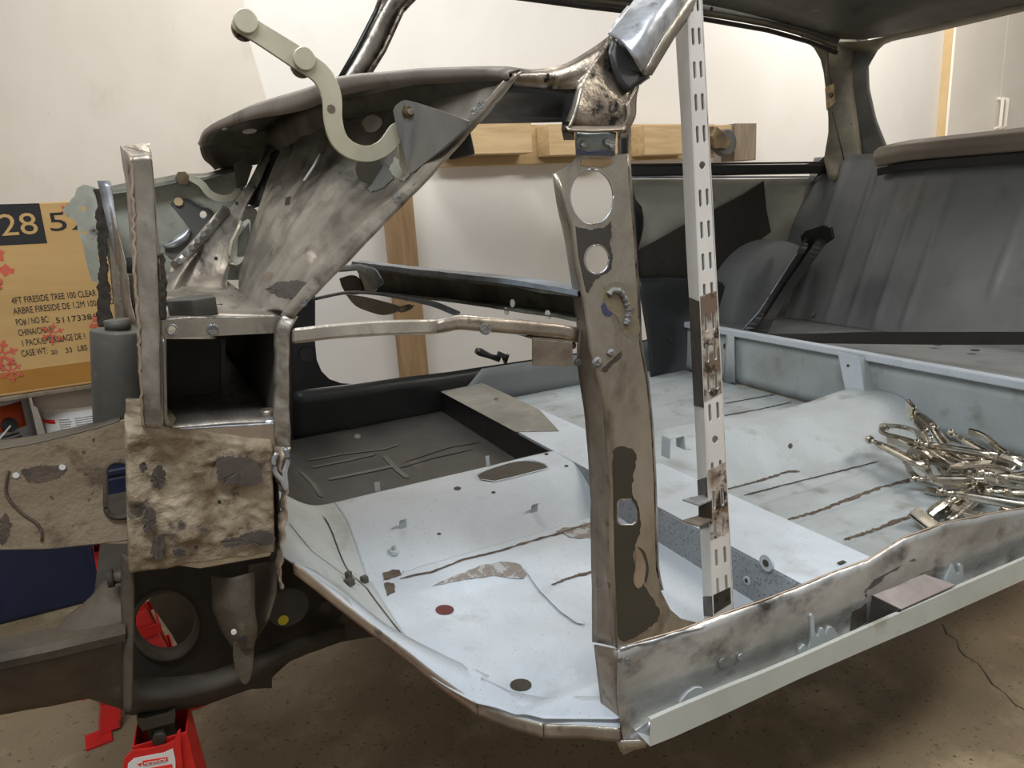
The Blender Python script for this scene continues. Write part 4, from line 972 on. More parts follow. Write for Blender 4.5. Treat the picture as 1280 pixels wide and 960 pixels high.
# outer sill lip
L1 = [(813, 900), (840, 888), (900, 863), (950, 843), (1000, 822), (1099, 778), (1192, 737), (1280, 699), (1400, 646)]
YL = -.032
o1 = cr_(L1, YL)
o0 = [p+Vector((0, .0045, -.0005)) for p in o1]
o2 = cr_([(812, 932), (840, 921), (900, 894), (930, 880), (1000, 847), (1085, 810), (1155, 780), (1280, 724), (1400, 670)], YL)
o3 = [Vector((p.x, .0, p.z)) for p in o2]
lp = sheet('sill_lip', [o0, o1, o2, o3], 'cream', car, nu=60, nv=4, th=.0018, smooth=False)
sheet('sill_lip_end', [py3([(779, 925, 0), (814, 900, -.018)]), py3([(777, 929, 0), (814, 922, -.022)])], 'zinc', car, nu=8, nv=3, th=.0015)
sheet('lower_corner_flap', [py3([(770, 926, -.001), (810, 924, -.018)]), py3([(776, 940, -.001), (808, 934, -.018)])], 'steel', car, nu=6, nv=3, th=.0015)
# paint drips on the sill face
for P_ in ([(1013, 770), (1017, 768), (1019, 792), (1023, 795), (1026, 786), (1030, 786), (1032, 794), (1036, 785), (1041, 784), (1045, 790), (1046, 796), (1024, 806), (1012, 813), (1014, 800)],
           [(1190, 706), (1191, 704), (1195, 716), (1199, 717), (1199, 707), (1203, 706), (1205, 722), (1203, 729), (1186, 732), (1182, 728)],
           [(1000, 812), (1006, 806), (1008, 812), (1000, 818)], [(860, 866), (870, 860), (880, 862), (868, 872), (850, 880)]):
    plate('primer_drip', ys(smoothpx(P_, 48), -.0085), 'primer2', sl, YP*.006)
disc_on('plug_weld', 901, 827, -.008, .005, 'weld', sl, n=14); disc_on('plug_weld', 924, 820, -.008, .004, 'zinc', sl, n=14)
disc_on('plug_weld', 1080, 737, -.003, .0038, 'weld', sl, n=14)
# jacking bracket on the sill
k0, k1 = U(1087, 743, Y=-.004), U(1151, 716, Y=-.004)
k2, k3 = U(1194, 731, Y=-.031), U(1125, 762, Y=-.031)
jk = plate('jacking_bracket', [k0, k1, k2, k3], 'scale', car, ZP*-.002)
plate('bracket_back', [k0, U(1085, 735, Y=-.006), U(1092, 725, Y=-.006), U(1143, 698, Y=-.006), U(1149, 704, Y=-.006), k1], 'scale', jk, YP*.0018)
plate('bracket_web', [k0, k3, k3+ZP*-.035, k0+ZP*-.045], 'matt_black', jk, XP*.002)
plate('bracket_side_flange', [U(1066, 750, Y=-.006), U(1084, 742, Y=-.006), U(1083, 778, Y=-.006), U(1064, 790, Y=-.006)], 'scorch', jk, YP*.0018)
plate('bracket_tab', [U(1150, 716, Y=-.007), U(1164, 712, Y=-.007), U(1165, 722, Y=-.007), U(1155, 722, Y=-.007)], 'brown_steel', jk, YP*.0015)

# --- bent flange along the front edge of the floor (wheel arch line)
Fl = [(.096, .30, .14), (.122, .30, .106), (.148, .30, .075), (.175, .27, .045), (.20, .235, .02), (.228, .175, .006), (.253, .11, .0), (.280, .075, 0), (.303, .042, 0), (.33, .018, 0), (.37, -.001, .0)]
F3 = py3([(366, 702, .30), (392, 722, .30), (420, 745, .29), (460, 776, .262), (500, 806, .225), (545, 842, .17), (596, 878, .115)])
G3 = py3([(596, 878, .115), (635, 893, .078), (679, 905, .045)]); H3 = py3([(680, 905, .043), (725, 906, .02), (775, 910, -.003)])
def flng(row, dz, off, m='flange'):
    lo_ = [p+Vector((-off*.5, -off*.5, -dz)) for p in row]; return sheet('floor_edge_flange', [row, lo_], m, car, nu=22, nv=4, th=.0014, dent=.0008, ds=30)
flng(F3, .016, .002); flng(G3, .016, .003, 'brown_steel'); flng(H3, .016, .002, 'brown_steel')
# pan strip closing between height panel and flange
edge_in = [Vector((x, lipy(x)+.004, HF(x, lipy(x)+.004)+.0004)) for x in [p.x for p in F3]]
sheet('floor_edge_fillet', [F3, [Vector((p.x+.03, p.y+.03, HF(p.x+.03, p.y+.03)+.0008)) for p in F3]], 'primer', car, nu=22, nv=3, th=.001)
sheet('floor_edge_fillet', [G3+H3[1:], [Vector((p.x+.02, p.y+.03, HF(p.x+.02, p.y+.03)+.0008)) for p in G3+H3[1:]]], 'primer', car, nu=22, nv=3, th=.001)

# --- slotted upright tack-welded inside the door opening
def lp2(a, b, t): return (a[0]+(b[0]-a[0])*t, a[1]+(b[1]-a[1])*t)
YU = .012
TL, TR, BL, BR = (857, -60), (874, -60), (892, 774), (917, 764)
slots = []; ylist = []
yy = -52
k = 0
ylist = [-47, -7, 35, 77, 118, 158, 238, 278, 318, 356, 394, 432, 469, 507, 580, 616, 653, 689, 725]
def edge(t): return lp2(TL, BL, t), lp2(TR, BR, t)
for i, y0 in enumerate(ylist):
    if 0: pass
    for s in (.28, .72):
        t0 = (y0+60)/834; t1 = (y0+22+60)/834
        a, b = edge(t0); c, d = edge(t1)
        h = 1.9
        p, q = lp2(a, b, s), lp2(c, d, s)
        slots.append([(p[0]-h, p[1]+2), (p[0]-h*.5, p[1]), (p[0]+h*.5, p[1]), (p[0]+h, p[1]+2), (q[0]+h, q[1]-2), (q[0]+h*.5, q[1]), (q[0]-h*.5, q[1]), (q[0]-h, q[1]-2)])
for yc in (208, 553):
    t = (yc+60)/834; a, b = edge(t); p = lp2(a, b, .5); slots.append(ell(p[0], p[1], 4, 5, 14))
keep = []
for s in slots:
    if len(s) == 14: keep.append(s); continue
    cy_ = sum(v[1] for v in s)/len(s)
    if any(abs(cy_-c) < 12 for c in (208, 553)): continue
    keep.append(s)
slots = keep
face = [TL, TR, BR, BL]
su_ = plate('slotted_upright', ys(face, YU), 'white_paint', car, YP*.0016, holes=[ys(s, YU) for s in slots])
# left and right flanges of the channel
cl = [(845, -60), (849, 60), (853, 150), (856, 300), (861, 370), (880, 774)]
sheet('upright_flange', [cr_([lp2(TL, BL, t) for t in (0, .144, .252, .43, .515, 1)], YU), cr_([(842, -60), (846, 60), (852, 150), (858, 300), (862, 370), (881, 774)], YU+.028)], 'white_paint', su_, nu=30, nv=2, th=.0016, smooth=False)
sheet('upright_flange', [cr_([TR, BR], YU), [p+YP*.028 for p in cr_([TR, BR], YU)]], 'white_paint', su_, nu=6, nv=2, th=.0016, smooth=False)
def upatch(name, y0, y1, x0, x1, m, amp=1.5, side=False):
    """paint burnt off the upright between two heights; x0, x1 run across its width"""
    P = []
    for t in [i/8 for i in range(9)]:
        tt = (y0+(y1-y0)*t+60)/834; a, b = edge(tt); P.append(lp2(a, b, x0))
    for t in [i/8 for i in range(9)]:
        tt = (y1+(y0-y1)*t+60)/834; a, b = edge(tt); P.append(lp2(a, b, x1))
    return P
def slots_in(y0, y1, x0, x1):
    out = []
    for s in slots:
        cy_ = sum(v[1] for v in s)/len(s); cx_ = sum(v[0] for v in s)/len(s)
        a, b = edge((cy_+60)/834); sx_ = (cx_-a[0])/(b[0]-a[0])
        if y0+14 < cy_ < y1-14 and x0+.12 < sx_ < x1-.12: out.append([((v[0]-cx_)*1.15+cx_, (v[1]-cy_)*1.04+cy_) for v in s])
    return out
for y0, y1, x0, x1, m in ((372, 500, .02, .98, 'burn'), (586, 676, .02, .98, 'burn'), (745, 766, .05, .9, 'scorch')):
    P = upatch('', y0, y1, x0, x1, m)
    P = [(a, b+random.uniform(-4, 4)) if i in (0, 8, 9, 17) else (a, b) for i, (a, b) in enumerate(P)]
    plate('burnt_paint_patch', ys(P, YU-.0006), m, su_, YP*.0005, holes=[ys(s, YU-.0006) for s in slots_in(y0, y1, x0, x1)])
def fl_edge(y):
    c = [(842, -60), (846, 60), (852, 150), (858, 300), (862, 370), (881, 774)]
    for i in range(5):
        if c[i][1] <= y <= c[i+1][1]: return lp2(c[i], c[i+1], (y-c[i][1])/(c[i+1][1]-c[i][1]))
    return c[-1]
def fside(y0, y1, m, jit=3):
    A_ = []; B_ = []
    for i in range(7):
        y = y0+(y1-y0)*i/6; t = (y+60)/834; a = lp2(TL, BL, t); b = fl_edge(y)
        j = random.uniform(-jit, jit) if i in (0, 6) else 0
        pa_ = U(a[0], a[1]+j, Y=YU); pb_ = U(b[0], b[1]-j, Y=YU+.028)
        A_.append(pa_-XP*.0012); B_.append(pb_-XP*.0012)
    sheet('burnt_paint_patch', [A_, B_], m, su_, nu=16, nv=2, th=.0004, smooth=False)
fside(374, 508, 'scorch'); fside(598, 660, 'scorch'); fside(745, 770, 'scorch', 1)
for y0, m in ((20, 'wood'),):
    pass
# little channel bracket welded to the upright
p0 = [(853, 624), (886, 616), (891, 624), (872, 630)]
bk_ = plate('tack_bracket', [U(853, 624, Y=YU-.012), U(884, 617, Y=YU+.01), U(890, 624, Y=YU-.0005), U(873, 631, Y=YU-.016)], 'zinc', su_, ZP*-.0018)
plate('bracket_plate', [U(853, 650, Y=YU-.012), U(884, 641, Y=YU+.01), U(890, 648, Y=YU-.0005), U(873, 657, Y=YU-.016)], 'brown_steel', bk_, ZP*-.0018)
plate('bracket_wall', [U(874, 631, Y=YU), U(890, 626, Y=YU-.0015), U(890, 649, Y=YU-.0015), U(874, 655, Y=YU)], 'scorch', bk_, YP*.0012)

# --- brace bar from bulkhead edge to hinge post, and its square tab
bar = [(366, 420), (420, 414), (480, 410), (545, 408), (572, 403), (600, 405), (640, 408), (690, 414), (724, 420)]
V, F = loft([cr_([(a, b-9.5) for a, b in bar], .02), cr_([(a, b+9.5) for a, b in bar], .018)], 40, 5, su=True, dent=.0006, ds=30)
bb = mk('brace_bar', V, F, 'steel', car, smooth=False, solid=.010)
bbm = bb.modifiers.new('bevel', 'BEVEL'); bbm.width = .002; bbm.segments = 2
sheet('rusty_overlap_plate', [cr_([(546, 402), (572, 395), (640, 399), (700, 405), (724, 410)], .008), cr_([(546, 416), (572, 411), (640, 417), (700, 422), (722, 427)], .007)], 'brown_steel', bb, nu=20, nv=4, th=.0015, dent=.0008, ds=30)
disc_on('bolt_head', 606, 411, .008, .005, 'weld', bb)
tabp = plate('square_tab', ys([(666, 424), (716, 428), (716, 458), (666, 457)], .005), 'brown_steel', car, YP*.002, bevel=.0004)
plate('tab_top', [U(666, 424, Y=.005), U(716, 428, Y=.005), U(716, 428, Y=.005)+YP*.04, U(666, 424, Y=.005)+YP*.04], 'brown_steel', tabp, ZP*.0015)

# --- parcel rail across the car below the dash
XR = .36
ru = [(440, 327), (480, 332), (530, 338), (580, 343), (640, 350), (690, 358), (722, 364)]
rm = [(438, 334), (480, 340), (530, 346), (580, 352), (640, 359), (690, 366), (722, 371)]
rb = [(440, 362), (480, 366), (530, 371), (580, 377), (640, 386), (690, 393), (722, 399)]
V_, F_ = loft([xs(ru, XR-.012), xs(rm, XR-.014), [p+XP*.014 for p in xs(rm, XR)], [p+XP*.02 for p in xs(rb, XR)], xs(rb, XR-.004), xs([(a, b+3) for a, b in rb], XR-.006)], 40, 6, su=True, dent=.0015, ds=20)
pr = mk('parcel_rail', V_, F_, 'rail', car, smooth=False, solid=.0015)
sheet('rail_top_flange', [[p+XP*.02 for p in xs(ru, XR)], xs(ru, XR-.014), xs([(a, b+6) for a, b in ru], XR-.015)], 'blue_edge', pr, nu=40, nv=3, su=True, th=.001, dent=.0008, ds=30, smooth=False)
sheet('rail_lower_lip', [xs([(392, 372), (432, 364), (470, 365), (500, 369), (540, 376), (575, 390)], XR-.014), xs([(392, 376), (432, 368), (470, 369), (500, 374), (540, 383), (572, 396)], XR-.014)], 'blue_edge', pr, nu=30, nv=3, su=True, th=.002)
for a, b in ((634, 389), (686, 393), (642, 379)):
    p = U(a, b, X=XR-.004); tube('rail_hole', [p, p-XP*.002], .0045, 'label', pr, n=10)
# stepped end piece of the rail
es = sheet('rail_end_bracket', [xs([(420, 333), (450, 330), (470, 336), (478, 350), (482, 354), (470, 358)], XR-.03), xs([(424, 340), (446, 338), (456, 344), (462, 356), (468, 362), (474, 358)], XR-.034)], 'blue_edge', pr, nu=20, nv=4, th=.002)
plate('rail_end_web', xs([(446, 338), (456, 343), (470, 362), (466, 366), (458, 366), (452, 350)], XR-.028), 'old_white', es, XP*.002)
plate('lower_support_plate', xs(smoothpx([(432, 368), (458, 372), (500, 384), (494, 390), (480, 394), (462, 390), (444, 382)], 30), XR-.018), 'bracket', pr, XP*.003)
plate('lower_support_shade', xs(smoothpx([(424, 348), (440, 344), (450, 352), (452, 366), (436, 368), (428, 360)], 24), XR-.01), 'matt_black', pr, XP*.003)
plate('opening_edge_plate', xs([(485, 338), (496, 340), (515, 364), (504, 364)], XR-.006), 'stud', pr, XP*.001) if False else None
plate('support_gusset', xs(smoothpx([(494, 384), (514, 380), (513, 386), (500, 391)], 14), XR+.02), 'dark_steel', pr, XP*.003)

# --- bulkhead (firewall) with its cut edge flange along the wheel-arch line
D3 = [(640, 96, .05), (600, 142, .09), (560, 186, .13), (512, 236, .17), (470, 275, .20), (436, 312, .225), (405, 346, .25), (380, 374, .265), (362, 394, .28)]
edg = py3(D3)
fb = py3([(350, 180, .92), (345, 205, .88), (330, 240, .85), (316, 285, .80), (300, 340, .74), (300, 372, .66), (306, 398, .52)])
mid1 = py3([(520, 130, .26), (490, 165, .30), (455, 205, .35), (420, 250, .38), (390, 300, .38), (362, 345, .36), (345, 388, .34)])
mid2 = py3([(430, 150, .55), (410, 190, .56), (385, 235, .56), (362, 280, .54), (338, 330, .50), (322, 365, .46), (320, 394, .40)])
V, F = loft([edg, mid1, mid2, fb], 110, 110, True, True, dent=.006, ds=9)
ridges = [(py3([(432, 208, .40), (410, 240, .40), (395, 268, .40), (372, 300, .40)]), .016, .016), (py3([(395, 318, .36), (380, 342, .355), (366, 362, .35)]), .016, .014),
          (py3([(470, 180, .33), (440, 225, .34), (410, 270, .35), (380, 320, .355)]), .010, .008), (py3([(375, 205, .60), (345, 280, .58), (325, 340, .53)]), .008, .008),
          (py3([(500, 180, .20), (450, 250, .24), (400, 310, .28)]), -.008, .02), (py3([(330, 365, .5), (350, 372, .4), (362, 384, .32)]), -.006, .01)]
ridges = [(resample(a, 40, True), b, c) for a, b, c in ridges]
V2 = []
for p in V:
    q = p.copy(); dcm = (CAM-p).normalized()
    for rp, amp, wd in ridges:
        best = 9; bi = 0
        for i, r_ in enumerate(rp):
            d = (p-r_); d = (d-dcm*d.dot(dcm)).length
            if d < best: best, bi = d, i
        q += dcm*1.5*amp*math.exp(-(best/wd)**2)*math.sin(math.pi*(bi+1)/42)**.5
    V2.append(q)
bkh = mk('bulkhead', V2, F, 'panel', car, smooth=True, solid=.002)
BT = BVHTree.FromPolygons(V2, F)
def onB(px, py, off=.0025):
    d = ray(px, py).normalized(); h = BT.ray_cast(CAM, d)
    return (h[0]-d*off) if h[0] else None
def bpatch(name, px, m, off=.007, K=5):
    c = (sum(a for a, b in px)/len(px), sum(b for a, b in px)/len(px)); n = len(px); V = []; F = []
    for k in range(K+1):
        for a, b in px:
            q = onB(c[0]+(a-c[0])*k/K, c[1]+(b-c[1])*k/K, off)
            if q is None: return
            V.append(q)
    for k in range(K):
        for i in range(n): F.append((k*n+i, k*n+(i+1) % n, (k+1)*n+(i+1) % n, (k+1)*n+i))
    return mk(name, V, F, m, bkh, smooth=True)
E0 = py3([(648, 92, .04), (608, 140, .08), (568, 186, .115), (520, 238, .155), (478, 280, .185), (442, 318, .21), (410, 350, .235), (384, 376, .25), (366, 396, .268)])
E1 = py3([(632, 100, .052), (592, 142, .09), (552, 184, .13), (506, 232, .17), (464, 270, .20), (428, 308, .225), (396, 342, .25), (370, 370, .265), (352, 394, .28)])
E0 = [p+Vector((0, -.006, 0)) for p in E0]
efl = sheet('bulkhead_edge_flange', [E1, [a.lerp(b, .5)+Vector((0, -.006, 0)) for a, b in zip(E0, E1)], E0], 'brushed', car, nu=60, nv=7, su=True, th=.002, dent=.0018, ds=45)
for a, b in ((381, 378), (405, 349), (497, 247), (600, 132), (592, 140), (520, 232)):
    t = 0
    p = U(a, b, Y=.25 if a < 450 else (.16 if a < 550 else .075)); tube('weld_scar', [p+Vector((-.002, -.006, 0)), p+Vector((-.003, -.008, 0))], .0035, 'weld', efl, n=10)
plate('square_hole', [U(a, b, Y=.55) for a, b in ((357, 247), (364, 245), (362, 256), (356, 257))], 'olive', bkh, YN*-.001) 
tube('cut_line', py3([(400, 193, .50), (392, 208, .50), (380, 226, .50)]), .0018, 'label', bkh, n=6)
disc_on('oval_grommet', 336, 347, .44, .008, 'flange', bkh, th=.003, n=18)
disc_on('oval_plug', 461, 212, .30, .016, 'olive', bkh, th=.004, n=20)
bpatch('pale_paint_patch', jag([(556, 118), (590, 112), (618, 108), (612, 120), (600, 132), (584, 146), (566, 140), (552, 132)], 40, 1.2), 'old_white')
bpatch('pale_paint_patch', jag([(494, 196), (506, 204), (514, 216), (506, 226), (496, 224), (486, 212)], 30, 1.2), 'wing')
for P_ in ([(452, 152), (462, 144), (474, 146), (478, 154), (470, 164), (458, 164)], [(464, 136), (470, 128), (480, 130), (476, 142), (468, 144)], [(392, 160), (400, 152), (408, 158), (402, 168)]):
    bpatch('paint_splash', smoothpx(P_, 24), 'old_white')
bpatch('black_smear', jag([(452, 205), (470, 198), (484, 206), (492, 222), (480, 236), (462, 240), (452, 228), (446, 216)], 50, 1.6), 'dark_primer')
bpatch('black_smear', jag([(330, 362), (350, 352), (372, 350), (388, 356), (384, 366), (370, 374), (352, 372), (344, 368)], 40, 1.4), 'flake')
# black slot column between the two bulkhead skins
plate('gap_black_web', ys([(350, 178), (343, 215), (332, 256), (306, 256), (318, 222), (334, 180)], .975), 'black', car, YP*.002)
plate('gap_inner_wing', ys([(312, 257), (321, 262), (322, 284), (316, 300), (306, 350), (284, 350), (282, 300), (298, 258)], .955), 'wing', car, YP*.002)
sheet('inner_bulkhead_edge', [py3([(352, 182, .94), (346, 210, .92), (336, 236, .9), (330, 256, .9)]), py3([(336, 178, 1.0), (326, 210, 1.0), (318, 236, 1.0), (312, 262, 1.0)])], 'matt_black', car, nu=10, nv=3)
# far bulkhead side skin, with long slot
FSo = [(336, 176, 1.00), (318, 215, .98), (290, 258, .95), (258, 296, .90), (220, 335, .82), (204, 352, .78)]
FSi = [(352, 178, .96), (334, 215, .93), (322, 240, .90), (318, 290, .85), (300, 330, .74), (300, 395, .42)]
SLOT = [(302, 276), (312, 272), (310, 280), (309, 300), (303, 320), (296, 330), (288, 330), (286, 316), (292, 296), (298, 282)]
fsk = sheet('far_bulkhead_skin', [py3(FSo), py3([(345, 178, .98), (326, 216, .96), (302, 262, .92), (262, 312, .86), (232, 350, .76), (210, 388, .50)]), py3([(345, 179, .97), (332, 212, .95), (298, 268, .91), (276, 330, .80), (260, 365, .66), (250, 392, .44)]), py3([(350, 178, .965), (330, 216, .94), (306, 262, .90), (286, 334, .78), (286, 365, .64), (300, 394, .40)])], 'panel', car, nu=40, nv=20, su=True, sv=True, dent=.004, ds=12, th=.002)
plate('slot_opening', [U(a, b, Y=.80) for a, b in smoothpx([(300, 280), (312, 274), (312, 296), (306, 320), (298, 331), (288, 330), (287, 318), (293, 298)], 36)], 'old_white', fsk, YP*.001)
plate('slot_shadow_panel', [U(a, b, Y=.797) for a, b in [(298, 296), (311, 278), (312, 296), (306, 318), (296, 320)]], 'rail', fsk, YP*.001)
tube('slot_rim', py3([(302, 276, .79), (297, 288, .79), (290, 302, .79), (286, 318, .79), (287, 330, .79), (296, 332, .79)]), .0032, 'khaki', fsk, n=8)
for a, b in ((296, 254), (302, 236), (278, 345), (270, 323), (296, 340), (318, 234)):
    yv = .9 if b < 260 else .8
    p = U(a, b, Y=yv-.02); box('small_hole', p, (.005, .002, .006), 'slot', fsk)
# spot-welded flange on its outer edge
tube('spot_weld_flange', py3([(282, 262, .93), (262, 286, .90), (240, 312, .86), (220, 332, .82)]), .010, 'steel', fsk, n=8)
for i in range(7):
    a, b = 224+i*7.5, 326-i*8.4; disc_on('spot_weld', a, b, .815+.015*i, .005, 'weld', fsk, n=10)
sheet('black_gap_strip', [py3([(340, 190, .955), (330, 214, .95), (324, 240, .92), (322, 256, .9)]), py3([(352, 186, .95), (346, 214, .93), (340, 238, .9), (334, 258, .9)])], 'black', fsk, nu=10, nv=3)

# --- bulkhead crossmember: box section cut open at its near end
YC = .28
ch = ys([(203, 398), (352, 395), (344, 527), (205, 537)], YC)
def boxm(name, P_, Y0, dy, m, par):
    q = ys(P_, Y0); return plate(name, q, m, par, YP*dy)
xmb = plate('bulkhead_crossmember', ys([(202, 400), (352, 396), (352, 416), (202, 423)], YC-.003), 'steel', car, YP*.0025, holes=[ys(ell(215, 412, 5.2, 5.2, 18), YC-.003)])
for a, b, r_, m_ in ((215, 412, 6.2, 'zinc'), (266, 412, 6.2, 'zinc')):
    rim(ell(a, b, r_, r_, 24), YC-.004, .0013, m_, xmb)
disc_on('plug_weld', 266, 412, YC-.004, .005, 'weld', xmb)
def strip(name, P_, Y0, Y1, m, par, nu=12, nv=4, th=.002, dent=.001):
    a = cr_(P_, Y0); return sheet(name, [a, [Vector((p.x, Y1, p.z)) for p in a]], m, par, nu=nu, nv=nv, th=th, dent=dent)
strip('crossmember_top_skin', [(203, 399), (280, 397), (352, 396)], YC, 1.15, 'panel', xmb, 20, 24, dent=.003)
strip('crossmember_bottom_skin', [(206, 536), (280, 530), (346, 526)], YC, 1.15, 'brushed', xmb, 16, 16)
strip('crossmember_front_skin', [(203, 400), (204, 480), (206, 536)], YC, 1.15, 'greytube', xmb)
strip('crossmember_rear_skin', [(350, 396), (346, 470), (344, 526)], YC+.004, 1.15, 'matt_black', xmb)
plate('inner_baffle', ys([(208, 424), (276, 424), (276, 515), (209, 520)], YC+.16), 'olive', xmb, YP*.002)
plate('baffle_edge', ys([(276, 424), (282, 424), (281, 514), (276, 515)], YC+.155), 'black', xmb, YP*.002)
plate('baffle_slit', ys([(216, 521), (274, 518), (274, 520), (217, 524)], YC+.15), 'label', xmb, YP*.001) if False else None
# dark inside of the box with a sloping web
plate('inner_web', [U(a, b, Y=YC+.5) for a, b in [(298, 424), (350, 424), (346, 512), (279, 512), (279, 475)]], 'matt_black', xmb, YP*.002)
lipb = plate('lower_lip', ys([(206, 537), (344, 530), (346, 558), (276, 559), (275, 544), (267, 544), (267, 560), (232, 563), (228, 549), (214, 547)], YC-.004), 'flange', xmb, YP*.0022)
sheet('lower_ledge', [cr_([(206, 524), (280, 519), (343, 516)], YC+.06), cr_([(208, 538), (280, 533), (344, 530)], YC-.004)], 'zinc', xmb, nu=20, nv=4, th=.0016, dent=.0008)
p = U(335, 524, Y=YC+.02); tube('melted_bolt', [p, p+ZP*.012], .008, 'brown_steel', xmb, n=8); tube('melted_bolt', [p+Vector((.0, -.01, -.006)), p+Vector((0, -.01, .004))], .012, 'zinc', xmb, n=7)
sheet('left_lip', [cr_([(202, 420), (203, 470), (204, 520), (208, 540)], YC-.004), cr_([(207, 424), (208, 470), (209, 520), (216, 534)], YC-.003)], 'steel', xmb, nu=14, nv=3, th=.002)
# big hex bolt head on top (subframe tower bolt)
c = U(243, 399, Y=YC+.035)
tube('tower_bolt', [c, c+ZP*.024], .028, 'greytube', car, n=6, bevel=.002)
c = U(212, 365, Y=.75); box('bolt_lock_tab', (c.x, c.y, c.z), (.05, .02, .02), 'black', xmb, bevel=.002)
for a, b in ((262, 382), (268, 387)):
    p = U(a, b, Y=.42); box('long_slot', (p.x, p.y, p.z), (.03, .006, .001), 'slot', xmb)

# --- torn side flange hanging from the bulkhead corner
hang = [(362, 394), (353, 415), (352, 450), (352, 480), (351, 510), (353, 540), (354, 560)]
hw = [10, 9, 9, 9.5, 9.5, 10, 8]
hf = sheet('bulkhead_side_flange', [cr_([(a-w_, b) for (a, b), w_ in zip(hang, hw)], .272), cr_([(a+w_, b+1) for (a, b), w_ in zip(hang, hw)], .262)], 'brushed', car, nu=40, nv=6, su=True, dent=.002, ds=40, th=.002)
tor = [(354, 558), (349, 575), (346, 585), (352, 596), (356, 612), (354, 640), (352, 680), (350, 720), (352, 736)]
tw = [9, 8, 6, 6, 4.5, 2.2, 1.8, 1.4, .6]
sheet('torn_metal_strip', [cr_([(a-w_, b) for (a, b), w_ in zip(tor, tw)], .268), cr_([(a+w_, b+1) for (a, b), w_ in zip(tor, tw)], .250)], 'flange', hf, nu=60, nv=7, su=True, dent=.006, ds=55, th=.0018)
tube('curled_edge', resample(py3([(346, 566, .25), (342, 576, .25), (344, 590, .25), (352, 600, .25), (358, 612, .252), (356, 590, .25), (360, 574, .25), (356, 560, .25)]), 30, True), .0028, 'zinc', hf, n=8)
sheet('torn_skin', [cr_([(346, 590), (350, 640), (352, 700), (350, 735)], .27), cr_([(338, 560), (340, 620), (340, 680), (338, 716)], .30)], 'matt_black', hf, nu=20, nv=3)
# toe-board extension left of the pan lip
pass
if False: sheet('toe_board_corner', [py3([(362, 560, .46), (360, 600, .42), (356, 650, .34), (358, 700, .30)]), py3([(372, 600, .60), (378, 640, .50), (384, 680, .38), (384, 712, .30)])], 'primer2', car, nu=20, nv=6, dent=.001) if False else None

# --- inner wing stump: box post, far wing with swage and holes
pst = [(160, 182), (168, 240), (174, 320), (180, 400), (184, 460), (187, 533)]
pw = sheet('cut_wing_post', [py3([(a, b, .22) for a, b in [(163, 196), (167, 240), (168, 320), (173, 400), (176, 470), (180, 534)]]), py3([(a, b, .212) for a, b in [(188, 194), (192, 240), (196, 320), (199, 400), (200, 470), (202, 536)]])], 'steel', car, nu=60, nv=6, th=.002, dent=.0012, ds=40)
sheet('post_side', [py3([(a, b, .22) for a, b in [(163, 196), (167, 240), (168, 320), (173, 400), (176, 470), (180, 534)]]), py3([(a, b, .27) for a, b in [(151, 182), (160, 240), (166, 320), (172, 400), (175, 470), (179, 532)]])], 'brown_steel', pw, nu=30, nv=3, th=.002, dent=.0012, ds=40)
plate('post_top', py3([(151, 182, .27), (187, 179, .262), (188, 190, .258), (188, 194, .212), (163, 196, .22)]), 'dark_steel', pw, ZP*-.002)
sheet('post_inner_flange', [py3([(187, 181, .262), (191, 240, .262), (198, 300, .262), (204, 350, .262)]), py3([(189, 194, .214), (193, 240, .214), (197, 300, .214), (200, 350, .214)])], 'steel', pw, nu=20, nv=3)
rk = sheet('ragged_weld_band', [py3([(197, 318, .214), (199, 360, .214), (200, 400, .214)]), py3([(204, 316, .225), (208, 360, .23), (207, 400, .235)])], 'grime2', pw, nu=40, nv=8, dent=.002, ds=160, th=.002)
tube('ragged_edge', [p+Vector((random.uniform(-.0015, .0015), -.001, 0)) for p in resample(py3([(163, 196, .22), (167, 260, .22), (168, 320, .22), (173, 400, .22), (176, 470, .22), (180, 534, .22)]), 60)], .0016, 'flange', pw, n=6)
HW = [ell(254, 268, 4.4, 4.4, 18)]
ow = [(118, 240), (140, 232), (170, 226), (200, 224), (222, 222), (234, 219), (250, 220), (270, 216), (292, 210), (312, 214), (306, 236), (290, 262), (268, 286), (240, 312), (214, 334), (204, 360), (200, 410), (166, 410), (150, 400), (130, 300)]
fwg = plate('far_inner_wing', ys(ow, 1.13), 'wing', car, YP*.002, holes=[ys(h, 1.13) for h in HW])
sheet('wing_top_rail', [py3([(118, 238, 1.12), (170, 228, 1.12), (228, 217, 1.12), (256, 217, 1.12), (300, 205, 1.12)]), py3([(120, 246, 1.09), (170, 238, 1.09), (228, 228, 1.09), (256, 226, 1.09), (296, 214, 1.09)])], 'rail', fwg, nu=26, nv=3, dent=.002)
sheet('black_swage_area', [py3([(216, 250, 1.10), (232, 248, 1.10), (246, 262, 1.10), (262, 262, 1.10), (270, 272, 1.10)]), py3([(226, 262, 1.11), (240, 278, 1.11), (236, 300, 1.11), (224, 312, 1.11), (214, 322, 1.11)])], 'matt_black', fwg, nu=24, nv=8, th=.002, dent=.002) if False else None
plate('black_painted_recess', ys(smoothpx([(213, 254), (224, 248), (238, 250), (250, 258), (264, 262), (268, 274), (256, 290), (240, 306), (226, 320), (214, 322), (206, 312), (222, 302), (234, 292), (236, 284), (226, 270)], 60), 1.124), 'dark_primer', fwg, YP*.003, holes=[ys(ell(254, 268, 5, 5, 18), 1.124)])
tube('swage_highlight', resample(py3([(204, 308, 1.115), (216, 305, 1.115), (230, 296, 1.115), (237, 286, 1.115)]), 14, True), [.004+.006*math.sin(math.pi*i/13) for i in range(14)], 'zinc', fwg, n=8)
disc_on('wooden_plug', 223, 252, 1.12, .009, 'edgewood', fwg, th=.003, n=8)
